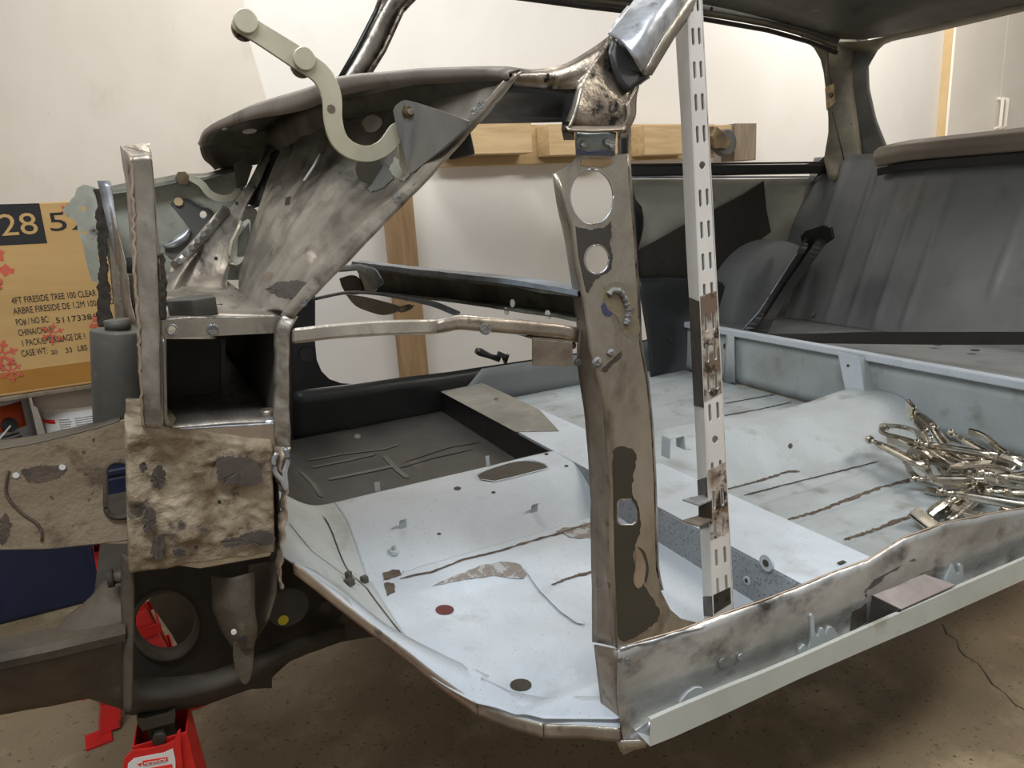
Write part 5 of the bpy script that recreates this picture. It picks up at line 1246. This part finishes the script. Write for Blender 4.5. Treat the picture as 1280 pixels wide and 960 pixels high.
disc_on('wing_bolt', 228, 223, 1.09, .014, 'castplate', fwg, th=.012, n=6)
# far bonnet hinge arm (small, pale)
def stroke(name, pts, wds, Y, m, par, th=.004, holes=(), n=40, bevel=.0006):
    P = resample([Vector((a, b, 0)) for a, b in pts], n, True)
    W_ = resample([Vector((i, w_, 0)) for i, w_ in enumerate(wds)], n)
    L, R_ = [], []
    for i, p in enumerate(P):
        t = (P[min(i+1, n-1)]-P[max(i-1, 0)]).normalized(); s = Vector((-t.y, t.x, 0)); h = W_[i].y/2
        L.append((p.x+s.x*h, p.y+s.y*h)); R_.append((p.x-s.x*h, p.y-s.y*h))
    def cap(p, t, s, h):
        return [(p.x+s.x*h*math.cos(a)+t.x*h*math.sin(a), p.y+s.y*h*math.cos(a)+t.y*h*math.sin(a)) for a in [math.pi*k/8 for k in range(1, 8)]]
    te = (P[-1]-P[-2]).normalized(); ts = (P[1]-P[0]).normalized()
    c1 = cap(P[-1], te, Vector((-te.y, te.x, 0)), W_[-1].y/2)
    c0_ = cap(P[0], -ts, Vector((ts.y, -ts.x, 0)), W_[0].y/2)
    return plate(name, ys(L+c1+R_[::-1]+c0_, Y), m, par, YP*th, holes=holes, bevel=bevel)
stroke('far_hinge_arm', [(240, 223), (252, 230), (262, 242), (276, 248), (290, 246), (300, 236)], [8, 9, 9, 9, 9, 8], 1.06, 'khaki', car)
plate('far_hinge_bracket', ys([(292, 205), (304, 200), (316, 208), (308, 232), (296, 236)], 1.04), 'rail', car, YP*.003)
# torn end of the wing, in front of the carton
tw_ = [(96, 236), (104, 231), (120, 234), (124, 240), (124, 280), (122, 310), (126, 345), (124, 355), (114, 350), (108, 330), (104, 308), (98, 290), (95, 276), (84, 271), (77, 262), (86, 254), (94, 244)]
tn = plate('torn_wing_edge', ys(jag(tw_, 60, .7), 1.06), 'wing', car, YP*.002, holes=[ys(ell(104, 261, 3.3, 3.3, 14), 1.06), ys(ell(105, 291, 3.3, 2.8, 14), 1.06)])
sheet('sealant_edge', [py3([(119, 236, 1.05), (122, 270, 1.05), (124, 320, 1.05), (123, 370, 1.05), (124, 408, 1.05)]), py3([(132, 236, 1.0), (133, 270, 1.0), (134, 320, 1.0), (136, 370, 1.0), (140, 409, 1.0)])], 'grime2', tn, nu=60, nv=6, dent=.006, ds=60, th=.003)
sheet('radiator_side_plate', [py3([(132, 236, 1.0), (136, 300, 1.0), (140, 360, 1.0), (146, 404, 1.0)]), py3([(150, 300, .9), (160, 340, .88), (164, 380, .86), (172, 406, .84)])], 'brown_steel', car, nu=10, nv=4, dent=.002)
sheet('pale_flange_strip', [py3([(122, 226, .98), (132, 270, .97), (141, 310, .96), (148, 342, .95)]), py3([(138, 226, .97), (145, 270, .96), (152, 310, .95), (157, 342, .94)])], 'zinc', car, nu=16, nv=3, dent=.001, th=.002)
plate('perforated_plate', ys([(136, 300), (150, 342), (166, 344), (178, 342), (178, 404), (144, 400)], .93), 'brown_steel', car, YP*.003, holes=[ys(ell(a, b, 1.8, 3, 10), .93) for a, b in ((146, 356), (157, 355), (146, 383), (157, 386), (169, 362))])
tube('black_rubber_mount', py3([(158, 331, .80), (200, 332, .80)]), .014, 'black', car, n=12)

# --- near bonnet hinge
YH = .20
hg = stroke('bonnet_hinge_arm', [(303, 28), (340, 51), (380, 77), (403, 94), (415, 120), (417, 150), (424, 174), (440, 188), (462, 192), (482, 183), (497, 164)], [26, 25, 26, 27, 25, 24, 22, 21, 20, 21, 22], YH, 'khaki', car, th=.005, n=60)
for a, b, r_ in ((307, 27, .0108), (380, 74, .0108)):
    disc_on('rivet', a, b, YH, r_, 'khaki', hg, th=.004, n=28, bevel=.001)
    p = U(a-2, b+8, Y=YH+.006); tube('rivet_back', [p, p+YP*.006], r_, 'dark_steel', hg, n=20)
disc_on('rust_mark', 414, 136, YH, .004, 'rust', hg, th=.0006)
hb_ = sheet('hinge_bracket', [py3([(492, 138, .188), (497, 128, .188), (508, 125, .186), (520, 128, .175), (548, 137, .125), (586, 151, .072)]), py3([(497, 163, .188), (505, 190, .188), (512, 213, .186), (516, 217, .175), (550, 190, .118), (588, 156, .072)])], 'bracket', car, nu=24, nv=8, th=.003, smooth=False)
disc_on('pivot_washer', 511, 141, YH-.012, .0085, 'castplate', hb_, th=.003, n=20)
disc_on('pivot_nut', 511, 141, YH-.015, .0062, 'castplate', hb_, th=.006, n=6); disc_on('pivot_stud', 512, 140, YH-.021, .003, 'nickel', hb_, th=.004, n=12)
plate('hinge_bracket_rear', ys([(497, 165), (505, 190), (513, 214), (508, 220), (500, 205)], YH+.008), 'khaki', hb_, YP*.003)
p = U(572, 182, Y=.16); tube('bump_rubber', [p+Vector((.0, .0, .012)), p+Vector((.004, .0, -.012))], .014, 'darkplastic', car, n=20, bevel=.003)

# --- front subframe
sr_ = U(250, 868, Y=.45)
sub = box('front_subframe', (sr_.x, .45, sr_.z), (.06, .015, .02), 'grime', car)
def pillow(name, TLp, TRp, BLp, BRp, Y0, dy, m, par, nu=40, nv=40, dent=.004, ds=18, edge=.06):
    V = []; F = []
    a, b, c_, d_ = [U(p[0], p[1], Y=Y0) for p in (TLp, TRp, BLp, BRp)]
    for j in range(nv+1):
        t = j/nv
        for i in range(nu+1):
            s = i/nu
            def ez(q):
                return min(1, max(0, (q)/edge))
            es_, et = min(ez(s), ez(1-s)), min(ez(t), ez(1-t))
            k = math.sqrt(max(0, 1-(1-es_)**2))*math.sqrt(max(0, 1-(1-et)**2))
            s2 = max(0, min(1, (s-edge*.6)/(1-edge*1.2))); t2 = max(0, min(1, (t-edge*.6)/(1-edge*1.2)))
            p = a.lerp(b, s2).lerp(c_.lerp(d_, s2), t2)
            p = Vector((p.x, Y0+dy*(1-k), p.z))
            q = p*ds
            p.y -= dent*(noise.noise(q)+.6*noise.noise(q*2.3)+.3*noise.noise(q*5))*k
            if s2 in (0, 1) or t2 in (0, 1): p.z += dent*.5*noise.noise(q*1.7)
            V.append(p)
    for j in range(nv):
        for i in range(nu): A0 = j*(nu+1)+i; F.append((A0, A0+1, A0+nu+2, A0+nu+1))
    return mk(name, V, F, m, par, smooth=True)
tur = pillow('subframe_tower', (155, 534), (343, 556), (160, 722), (346, 692), .255, .15, 'dirt', sub, 90, 90, dent=.006, ds=22)
def crust(P_, n=60, m='rust'):
    pass
for P_ in ([(188, 600), (196, 582), (206, 590), (204, 608), (196, 612)], [(270, 580), (278, 572), (310, 572), (326, 584), (326, 604), (300, 606), (274, 602)], [(184, 634), (194, 640), (192, 664), (184, 668), (178, 650)],
           [(190, 676), (204, 668), (206, 684), (200, 700), (190, 692)], [(275, 676), (300, 670), (320, 664), (342, 668), (338, 682), (310, 680), (284, 684)], [(216, 688), (228, 686), (232, 694), (220, 696)], [(174, 582), (180, 578), (184, 586), (178, 590)]):
    c = (sum(a for a, b in P_)/len(P_), sum(b for a, b in P_)/len(P_))
    q = jag(smoothpx(P_, 30), 60, 1.7)
    V = []; F = []; n = len(q); base = .2475
    for k in range(4):
        for a, b in q: V.append(U(c[0]+(a-c[0])*k/3, c[1]+(b-c[1])*k/3, Y=base))
    for k in range(3):
        for i in range(n): F.append((k*n+i, k*n+(i+1) % n, (k+1)*n+(i+1) % n, (k+1)*n+i))
    mk('flaked_paint', V, F, 'flake', tur, solid=.0015)
disc_on('bolt_hole', 274, 627, .250, .0018, 'slot', tur); disc_on('bolt_hole', 245, 683, .250, .002, 'slot', tur); disc_on('bolt_hole', 178, 583, .250, .003, 'flake', tur)
sheet('tower_top_skirt', [cr_([(158, 536), (175, 530), (230, 548), (343, 560)], .30), cr_([(156, 560), (175, 556), (230, 566), (343, 574)], .262)], 'dirt2', tur, nu=30, nv=6, dent=.002)
# upper arm going forward
UA = [(-60, 572), (0, 562), (50, 553), (95, 543), (122, 535), (150, 526), (175, 520), (175, 680), (120, 680), (60, 686), (0, 687), (-60, 688)]
ua = plate('subframe_upper_arm', ys(UA, .33), 'dirt2', sub, YP*.003, holes=[ys(rrect(133, 578, 165, 646, 13, 7), .33)], bevel=.0008)
rim(rrect(132, 577, 166, 647, 14, 7), .328, .003, 'grime', ua)
sheet('arm_top_flange', [cr_([(-60, 572), (0, 562), (50, 553), (122, 535), (150, 526)], .33), cr_([(-60, 560), (0, 551), (50, 544), (122, 528), (150, 518)], .42)], 'grime', ua, nu=20, nv=3)
sheet('arm_bottom_flange', [cr_([(-60, 688), (0, 687), (60, 686), (120, 680), (165, 674)], .33), cr_([(-60, 684), (0, 683), (60, 682), (120, 676), (165, 670)], .40)], 'grime', ua, nu=20, nv=3)
tube('arm_seam', resample(ys([(10, 588), (8, 618), (26, 640), (46, 654), (52, 666), (52, 676)], .329), 20, True), .0015, 'rust', ua, n=6)
for a, b in ((20, 594), (78, 584)):
    disc_on('arm_hole', a, b, .3295, .0032, 'label', ua, th=.0006, n=14)
patch('rust_blotch', smoothpx([(26, 588), (46, 582), (66, 582), (84, 584), (74, 596), (56, 602), (34, 602)], 40), .33, 'rust', ua, n=60, amp=1.2)
patch('rust_blotch', smoothpx([(0, 650), (8, 640), (12, 660), (8, 676), (0, 680)], 24), .33, 'rust', ua, n=40, amp=1.2)
# grey vertical tower tube behind the post
c0, c1 = U(148, 412, Y=.42), U(152, 545, Y=.42)
tt = tube('tower_tube', [c0, c1], .030, 'greytube', sub, n=36, bevel=.003)
tube('tube_cap', [c0, c0+ZP*.012], .014, 'greytube', tt, n=20)
for k, (a, b) in enumerate(((128, 440), (122, 430))): pass
sheet('tube_flare', [cr_([(124, 520), (124, 535), (100, 545)], .40), cr_([(176, 512), (176, 524), (176, 532)], .39)], 'greytube', tt, nu=10, nv=8, dent=.001)
# side plate below tower and window plate with round hole
YS = .30
vp = sheet('subframe_edge_plate', [py3([(153, 690, .29), (153, 740, .29), (154, 800, .29), (156, 888, .29)]), py3([(166, 700, .272), (167, 740, .272), (166, 800, .272), (164, 890, .272)])], 'grime', sub, nu=30, nv=4, dent=.001, th=.003)
wpz = [(164, 700), (250, 712), (340, 696), (340, 860), (300, 862), (240, 885), (164, 893)]
wpl_ = plate('subframe_side_plate', ys(wpz, .40), 'grime2', sub, YP*.004, holes=[ys(ell(207, 783, 41, 43, 40), .40)])
rimm = ys(ell(207, 783, 41, 43, 40), .395)
V, F = loft([rimm+[rimm[0]], [p+YP*.03 for p in rimm+[rimm[0]]]], 41, 2); mk('hole_collar', V, F, 'grime', wpl_, smooth=True, solid=.004)
sheet('tower_right_web', [py3([(346, 700, .27), (345, 740, .27), (334, 776, .27)]), py3([(312, 706, .36), (312, 750, .36), (320, 800, .36)])], 'grime', sub, nu=14, nv=4, dent=.001, th=.003)
plate('rear_web_plate', ys([(196, 738), (252, 736), (254, 830), (236, 832), (214, 792), (186, 752)], .58), 'grime', sub, YP*.01)
# hanging channel bracket
hbk = sheet('hanging_bracket', [py3([(266, 720, .31), (267, 760, .30), (276, 786, .30), (290, 808, .30)]), py3([(290, 722, .27), (292, 760, .265), (300, 790, .265), (304, 812, .27)]), py3([(318, 714, .27), (318, 760, .265), (322, 786, .265), (316, 812, .27)])], 'grime', sub, nu=20, nv=10, sv=True, dent=.0015, th=.003)
plate('bracket_tongue', ys(smoothpx([(292, 806), (300, 802), (316, 804), (316, 830), (312, 850), (304, 855), (296, 840), (292, 824)], 30), .272), 'grime', hbk, YP*.004)
disc_on('bracket_hole', 303, 798, .263, .004, 'slot', hbk)
disc_on('bracket_hole', 292, 789, .264, .003, 'label', hbk)
# lower body of the subframe sweeping back under the toe board
lowp = [(156, 893), (172, 894), (240, 886), (300, 866), (330, 855), (352, 836), (372, 820), (400, 808), (460, 797), (488, 792), (478, 778), (440, 752), (400, 728), (350, 700), (330, 720), (325, 836), (250, 850), (164, 850)]
lb = plate('subframe_lower_body', ys(smoothpx(lowp, 70), .44), 'grime2', sub, YP*.02, bevel=.004)
sheet('subframe_bottom_beam', [py3([(164, 850, .34), (240, 845, .33), (300, 828, .34), (360, 800, .36), (430, 780, .42)]), py3([(164, 870, .30), (240, 864, .30), (300, 846, .31), (360, 815, .34), (430, 790, .42)]), py3([(164, 893, .33), (240, 884, .33), (300, 862, .34), (360, 826, .37), (430, 800, .44)])], 'grime2', sub, nu=30, nv=8, sv=True, su=True, dent=.002, th=.003)
rd = disc_on('rubber_mount', 359, 757, .35, .027, 'darkplastic', sub, th=.006, n=36, bevel=.001)
p = U(354, 775, Y=.3438); V, F = tube_data([p, p+YN*.0006], .0068, 20); mk('yellow_dab', V, F, 'yellow', rd)
for a, b in ((405, 755), (430, 768)):
    disc_on('mount_nut', a, b, .40, .009, 'grime2', sub, th=.010, n=6)
# lower forward arm with gusset
la = sheet('subframe_lower_arm', [py3([(-60, 812, .32), (0, 800, .32), (60, 788, .32), (155, 770, .32)]), py3([(-60, 832, .275), (0, 822, .275), (60, 810, .275), (157, 785, .275)]), py3([(-60, 848, .28), (0, 835, .28), (60, 822, .28), (157, 800, .28)])], 'grime', sub, nu=26, nv=7, dent=.0015, th=.004, smooth=False)
sheet('gusset', [py3([(70, 786, .33), (100, 760, .33), (130, 728, .33), (155, 708, .33)]), py3([(60, 802, .29), (100, 796, .29), (130, 790, .29), (156, 782, .29)])], 'grime', la, nu=26, nv=10, dent=.002, ds=40, th=.003)
sheet('lower_arm_side', [py3([(-60, 848, .30), (0, 836, .30), (60, 823, .30), (157, 800, .30)]), py3([(-60, 905, .33), (0, 892, .33), (60, 883, .33), (110, 872, .33), (157, 886, .33)])], 'grime', la, nu=20, nv=6, dent=.002, th=.003)
p = U(142, 722, Y=.30); tube('gusset_bolt', [p, p+Vector((.012, -.004, 0))], .007, 'grime', la, n=6); tube('gusset_bolt', [p+Vector((-.006, 0, 0)), p], .010, 'grime2', la, n=12)
plate('ragged_edge_bit', ys([(82, 880), (90, 874), (92, 880), (100, 892), (92, 896), (84, 888)], .36), 'wood', la, YP*.002) if False else None

# ------------------------------------------------------------------ jack stands
def jack_stand(x, y, ztop, rz, label, lab=True, group='red jack stands under the car', hw=.075):
    o = thing('jack_stand', (x, y, G), label, 'jack stand', group)
    c, s = math.cos(rz), math.sin(rz)
    def W(a, b, z): return Vector((x+a*c-b*s, y+a*s+b*c, z))
    zh = ztop-.045
    # body: tapered column of folded plate
    for (a0, b0) in ((-1, -1), (1, -1), (1, 1), (-1, 1)):
        t = .036; f = .085
        V = []
        for (r_, z) in ((t, zh-.13), (f, G+.006)):
            for da, db in ((0, 0), (-a0*.036, 0), (-a0*.036, -b0*.006), (-a0*.006, -b0*.006), (-a0*.006, -b0*.036), (0, -b0*.036)):
                V.append(W(a0*r_+da*(1 if z < 0 and z == G+.006 else .8), b0*r_+db*(1 if z == G+.006 else .8), z))
        F = [(i, (i+1) % 6, (i+1) % 6+6, i+6) for i in range(6)]+[(0, 1, 2, 3, 4, 5), (6, 7, 8, 9, 10, 11)]
        lg = mk('leg', V, F, 'red', o, bevel=.001)
        V2, F2 = box_data(W(a0*(f+.002), b0*(f+.004), G+.003), (.045, .045, .006), rz); mk('foot_pad', V2, F2, 'red', lg, bevel=.001)
    V = []
    for r_, rr2, z in ((.029, .026, zh+.014), (.032, .030, zh-.06), (.036, .034, zh-.14)):
        for da, db in ((-1, -1), (1, -1), (1, 1), (-1, 1)): V.append(W(da*r_, db*rr2, z))
    F = [(i+4*k, (i+1) % 4+4*k, (i+1) % 4+4+4*k, i+4+4*k) for k in range(2) for i in range(4)]
    col_ = mk('column', V, F, 'red', o, solid=.003, bevel=.003)
    for zz, ff in ((G+.07, .072), (G+.17, .054)):
        for k in range(4):
            a0, b0 = ((-1, -1), (1, -1), (1, 1), (-1, 1))[k]; a1, b1 = ((1, -1), (1, 1), (-1, 1), (-1, -1))[k]
            beam('brace', [W(a0*ff, b0*ff, zz), W(a1*ff, b1*ff, zz)], .003, .02, 'red', o, up=ZP)
    V, F = box_data(W(0, 0, ztop-.14), (.030, .024, .27), rz); post = mk('ratchet_post', V, F, 'olive', o, bevel=.002)
    for k in range(6):
        V, F = box_data(W(0, -.0135, ztop-.06-k*.022), (.022, .004, .008), rz); mk('ratchet_tooth', V, F, 'grime2', post)
    V = [];
    for q in (-.020, .020):
        V += [W(-.021, q, ztop-.008), W(-.021, q, ztop), W(-.012, q, ztop-.004), W(.012, q, ztop-.004), W(.021, q, ztop), W(.021, q, ztop-.008), W(.018, q, ztop-.02), W(-.018, q, ztop-.02)]
    F = [tuple(range(8)), tuple(range(8, 16))]+[(i, (i+1) % 8, (i+1) % 8+8, i+8) for i in range(8)]
    sd = mk('saddle', V, F, 'olive', o, bevel=.001)
    p = W(0, -.020, ztop-.030); n_ = W(0, -.030, ztop-.030)
    tube('saddle_nut', [p, n_], .008, 'olive', sd, n=6)
    return o, W, zh
pz = U(200, 897, Y=.33)
js, W, zh = jack_stand(pz.x, .335, U(200, 893, Y=.31).z, -.12, 'nearest red jack stand with white label, under the front subframe')
# label on the front of the near stand, set a little off the plate
def onfront(px, py): return U(px, py, Y=.296)
lb_ = plate('front_plate', [onfront(a, b) for a, b in [(150, 975), (156, 948), (166, 938), (186, 936), (205, 932), (218, 926), (222, 915), (226, 912), (226, 932), (230, 975)]], 'red', js, YP*.003, bevel=.0006)
plate('white_label', [onfront(a, b)+YN*.0012 for a, b in [(158, 975), (160, 954), (168, 947), (205, 940), (216, 935), (219, 948), (220, 975)]], 'label', lb_, YP*.0006)
plate('label_banner', [onfront(a, b)+YN*.0018 for a, b in [(178, 950), (209, 945), (210, 950), (179, 956)]], 'labelred', lb_, YP*.0004)
plate('label_banner', [onfront(a, b)+YN*.0018 for a, b in [(176, 961), (215, 954), (218, 975), (174, 975)]], 'labelred', lb_, YP*.0004)
plate('label_triangle', [onfront(a, b)+YN*.0018 for a, b in [(171.5, 954), (178, 952.5), (175, 957)]], 'labelred', lb_, YP*.0004)
def ltext(s, px, py, x1, y1, m):
    p = onfront(px, py)+YN*.0024; q = onfront(x1, y1)+YN*.0024; ux = (q-p).normalized()
    o = text('label_text', s, p, .0048, m, lb_, ux, ux.cross(YP)*-1 if False else Vector((-ux.z, 0, ux.x)))
    L = (q-p).length; pts = [(v.co+org(lb_)-p).dot(ux) for v in o.data.vertices]; k = L/max(pts)
    for v in o.data.vertices:
        d = (v.co+org(lb_)-p).dot(ux); v.co += ux*(d*(k-1))
ltext('MOTOMASTER', 180, 955, 208, 949.5, 'label'); ltext('Jack Stand', 190, 966, 213, 961, 'label')
# second stand deeper under the car, its leg seen through the round hole
jack_stand(U(140, 690, Y=.98).x, .98, U(140, 664, Y=.96).z, .1, 'red jack stand behind the front subframe, leg seen through its round hole')
jack_stand(1.86, .42, -.06, .2, 'red jack stand at far right behind the sill edge')
# leg piece seen in the round hole: stand lying tilted
# subframe foot resting on the second stand
box('subframe_far_mount', (U(140, 650, Y=.96).x, .96, U(140, 650, Y=.96).z), (.10, .08, .06), 'grime2', sub, bevel=.006)
box('subframe_crossbeam', (U(140, 640, Y=.9).x+.01, .70, U(140, 650, Y=.96).z+.02), (.05, .60, .04), 'grime2', sub, bevel=.006)

# ------------------------------------------------------------------ black steel seat frame leaning in the back
bf = thing('steel_strut_frame', U(930, 422, X=1.50), 'glossy black steel strut and cross bar leaning over the heelboard', 'metal frame')
s0 = [(1.50, 395, 0)]
Lo, Hi = U(928, 420, X=1.52), U(1022, 294, X=1.86)
ax_ = (Hi-Lo).normalized(); sd_ = Vector((0, -1, 0)); nn_ = ax_.cross(sd_).normalized()
rows = []
sidew = [(918, 421, 1.50, 958, 420, 1.50), (948, 392, 1.56, 968, 398, 1.57), (975, 350, 1.66, 992, 360, 1.67), (996, 316, 1.74, 1014, 330, 1.75), (1005, 300, 1.80, 1036, 300, 1.81)]
ra = [U(a, b, X=c) for a, b, c, _, _, _ in sidew]; rbb = [U(a, b, X=c) for _, _, _, a, b, c in sidew]
V, F = loft([ra, [a.lerp(b, .25)+Vector((-.018, -.004, .01)) for a, b in zip(ra, rbb)], [a.lerp(b, .5)+Vector((-.004, 0, 0)) for a, b in zip(ra, rbb)], [a.lerp(b, .75)+Vector((-.018, -.004, .01)) for a, b in zip(ra, rbb)], rbb], 26, 5)
mk('strut', V, F, 'black', bf, solid=.003)
tp = plate('strut_top_plate', [U(a, b, X=1.80) for a, b in [(1000, 296), (1006, 289), (1030, 281), (1038, 284), (1041, 298), (1030, 306), (1016, 312), (1002, 304)]], 'black', bf, XP*.01, bevel=.002)
tube('strut_highlight_edge', [a.lerp(b, .25)+Vector((-.021, -.006, .010)) for a, b in zip(ra[:4], rbb[:4])], .0022, 'blue_edge', bf, n=6)
br0 = [U(918, 421, X=1.50), U(1000, 423, X=1.50), U(1100, 425, X=1.50), U(1290, 427, X=1.50), U(1400, 428, X=1.50)]
cbx = [(920, 419, 423), (960, 418, 424), (1020, 417, 429), (1080, 415, 430), (1180, 415, 431), (1290, 415, 431), (1380, 415, 431)]
V, F = loft([[U(a, b, X=1.50) for a, b, c in cbx], [U(a, c, X=1.495) for a, b, c in cbx]], 30, 3)
mk('cross_bar', V, F, 'black', bf, solid=.012)

# ------------------------------------------------------------------ locking pliers piled on the rear floor
def arc(cx, cy, r_, a0, a1, n=10): return [(cx+r_*math.cos(R(a0+(a1-a0)*i/n)), cy+r_*math.sin(R(a0+(a1-a0)*i/n))) for i in range(n+1)]
def pliers(kind, label):
    o = thing('locking_pliers', (0, 0, 0), label, 'locking pliers', 'locking pliers piled on the rear floor')
    def V3(a, b, c=0): return Vector((a, c, b))
    # fixed handle: rounded hollow body with knurled screw at its end
    P = [V3(-.125, .0), V3(-.10, .002), V3(-.06, .006), V3(-.02, .010), V3(.015, .014)]
    V, F = tube_data(P, [.0080, .0098, .0108, .0112, .009], 14)
    V = [Vector((v.x, v.y*.8, v.z)) for v in V]
    h_ = mk('fixed_handle', V, F, 'nickel', o, smooth=True)
    tube('adjusting_screw', [V3(-.150, -.002), V3(-.122, .0)], .0055, 'nickel', h_, n=14)
    tube('screw_knob', [V3(-.156, -.003), V3(-.146, -.002)], .0095, 'nickel', h_, n=18, bevel=.0015)
    # lever handle
    P = [V3(.000, -.012), V3(-.03, -.018), V3(-.07, -.032), (V3(-.105, -.036)), V3(-.128, -.030)]
    V, F = sweep([(-.0085, -.003), (-.0105, .004), (-.007, .008), (.007, .008), (.0105, .004), (.0085, -.003)], resample(P, 14, True), Vector((0, 0, -1)))
    mk('lever_handle', V, F, 'nickel', o, bevel=.0012)
    P = [V3(-.015, -.014), V3(-.04, -.020), V3(-.06, -.026)]
    V, F = sweep([(-.002, -.004), (.002, -.004), (.002, .002), (-.002, .002)], P, Vector((0, 0, -1)))
    mk('release_lever', V, F, 'nickel_dark', o, bevel=.0006)
    # jaws
    def flat(name, pts, th, m='nickel', c=0):
        V, F = plate_data([V3(a, b, c-th/2) for a, b in pts], [], Vector((0, th, 0))); return mk(name, V, F, m, o, bevel=.0012)
    if kind == 'C':
        up_ = [(.0, .022), (.03, .030)]+arc(.075, .012, .040, 120, 10, 10)+[(.113, -.006), (.104, -.006)]+arc(.074, .010, .029, 8, 122, 10)+[(.03, .012), (.0, .004)]
        dn_ = [(.0, -.004), (.03, -.014)]+arc(.072, -.022, .030, 215, 350, 10)+[(.108, -.014), (.099, -.013)]+arc(.072, -.022, .019, 350, 215, 8)+[(.03, -.028), (.0, -.018)]
        flat('upper_jaw', up_, .008); flat('lower_jaw', dn_, .008, 'nickel_dark')
        for zz, dz in ((-.008, .004), (-.016, -.004)):
            tube('swivel_pad', [V3(.107, zz), V3(.107, zz+dz)], .010, 'nickel', o, n=16, bevel=.001)
    else:
        up_ = [(.0, .022), (.02, .022), (.045, .016), (.060, .006), (.058, .001), (.02, .0), (.0, .004)]
        dn_ = [(.0, .0), (.02, -.002), (.056, -.001), (.056, -.006), (.035, -.016), (.0, -.018)]
        flat('upper_jaw', up_, .010); flat('lower_jaw', dn_, .010, 'nickel_dark')
        if kind == 'W':
            for zz in (.002, -.005):
                V, F = box_data((.074, 0, zz), (.03, .05, .0035)); mk('wide_jaw_blade', V, F, 'nickel', o, bevel=.001)
    for a, b in ((.005, .010), (.004, -.008), (-.02, -.010)):
        tube('rivet', [V3(a, b, -.0085), V3(a, b, .0085)], .0042, 'nickel', o, n=12, bevel=.0008)
    return o
def cp_tree(root, label):
    r_ = root.copy(); COL.objects.link(r_); r_['label'] = label
    for ch in list(root.children):
        c_ = ch.copy(); COL.objects.link(c_); c_.parent = r_
        for g_ in ch.children:
            d_ = g_.copy(); COL.objects.link(d_); d_.parent = c_
    return r_
PC = pliers('C', ''); PS = pliers('S', ''); PWd = pliers('W', '')
# (kind, knob end, jaw end as photograph place and height, roll, label)
poses = [
 (PC, (1084, 549, .050), (1214, 602, .045), 100, 'locking pliers at the top left of the pile, long straight handle reaching to the left'),
 (PS, (1144, 552, .075), (1262, 580, .070), 30, 'locking pliers on top of the pile, round knob pointing up left'),
 (PS, (1138, 597, .030), (1250, 607, .040), 20, 'locking pliers low in the pile with knurled knob pointing left'),
 (PWd, (1236, 600, .035), (1152, 652, .018), 60, 'locking pliers at the lower left, curved jaws towards the sill'),
 (PS, (1179, 660, .016), (1228, 604, .030), 80, 'locking pliers beside the sill, thick round handle end facing out'),
 (PC, (1228, 590, .050), (1124, 540, .070), 100, 'locking pliers at the back of the pile, swivel pad raised'),
 (PC, (1186, 541, .060), (1276, 582, .050), 110, 'locking pliers arching over the back of the pile near the heelboard'),
 (PS, (1172, 612, .055), (1262, 634, .050), 10, 'locking pliers with bright broad handle lying along the sill'),
 (PWd, (1216, 600, .030), (1163, 540, .085), 90, 'locking pliers with narrow jaw standing up above the pile'),
 (PS, (1300, 576, .060), (1206, 572, .055), 40, 'locking pliers at the far right edge of the picture'),
 (PC, (1290, 606, .060), (1196, 590, .045), 150, 'locking pliers in the middle of the pile, mostly covered'),
 (PS, (1222, 590, .075), (1300, 604, .060), 60, 'locking pliers on the right of the pile, thin screw pointing left'),
 (PS, (1232, 612, .060), (1300, 622, .055), -30, 'locking pliers at the right just above the sill'),
]
used = set()
for K, a_, b_, rl_, lb in poses:
    if K.name in used: o = cp_tree(K, lb)
    else: o = K; used.add(K.name); o['label'] = lb
    A_ = U(a_[0], a_[1], Z=a_[2]); B_ = U(b_[0], b_[1], Z=b_[2])
    L0 = .156+(.113 if K == PC else .085 if K == PWd else .058)
    d_ = B_-A_; sc_ = max(.8, min(1.2, d_.length/L0)); d_.normalize()
    q_ = Vector((1, 0, 0)).rotation_difference(d_).to_matrix()
    o.location = A_+d_*.156*sc_; o.scale = (sc_,)*3
    o.rotation_euler = (q_ @ Matrix.Rotation(R(rl_), 3, 'X')).to_euler()
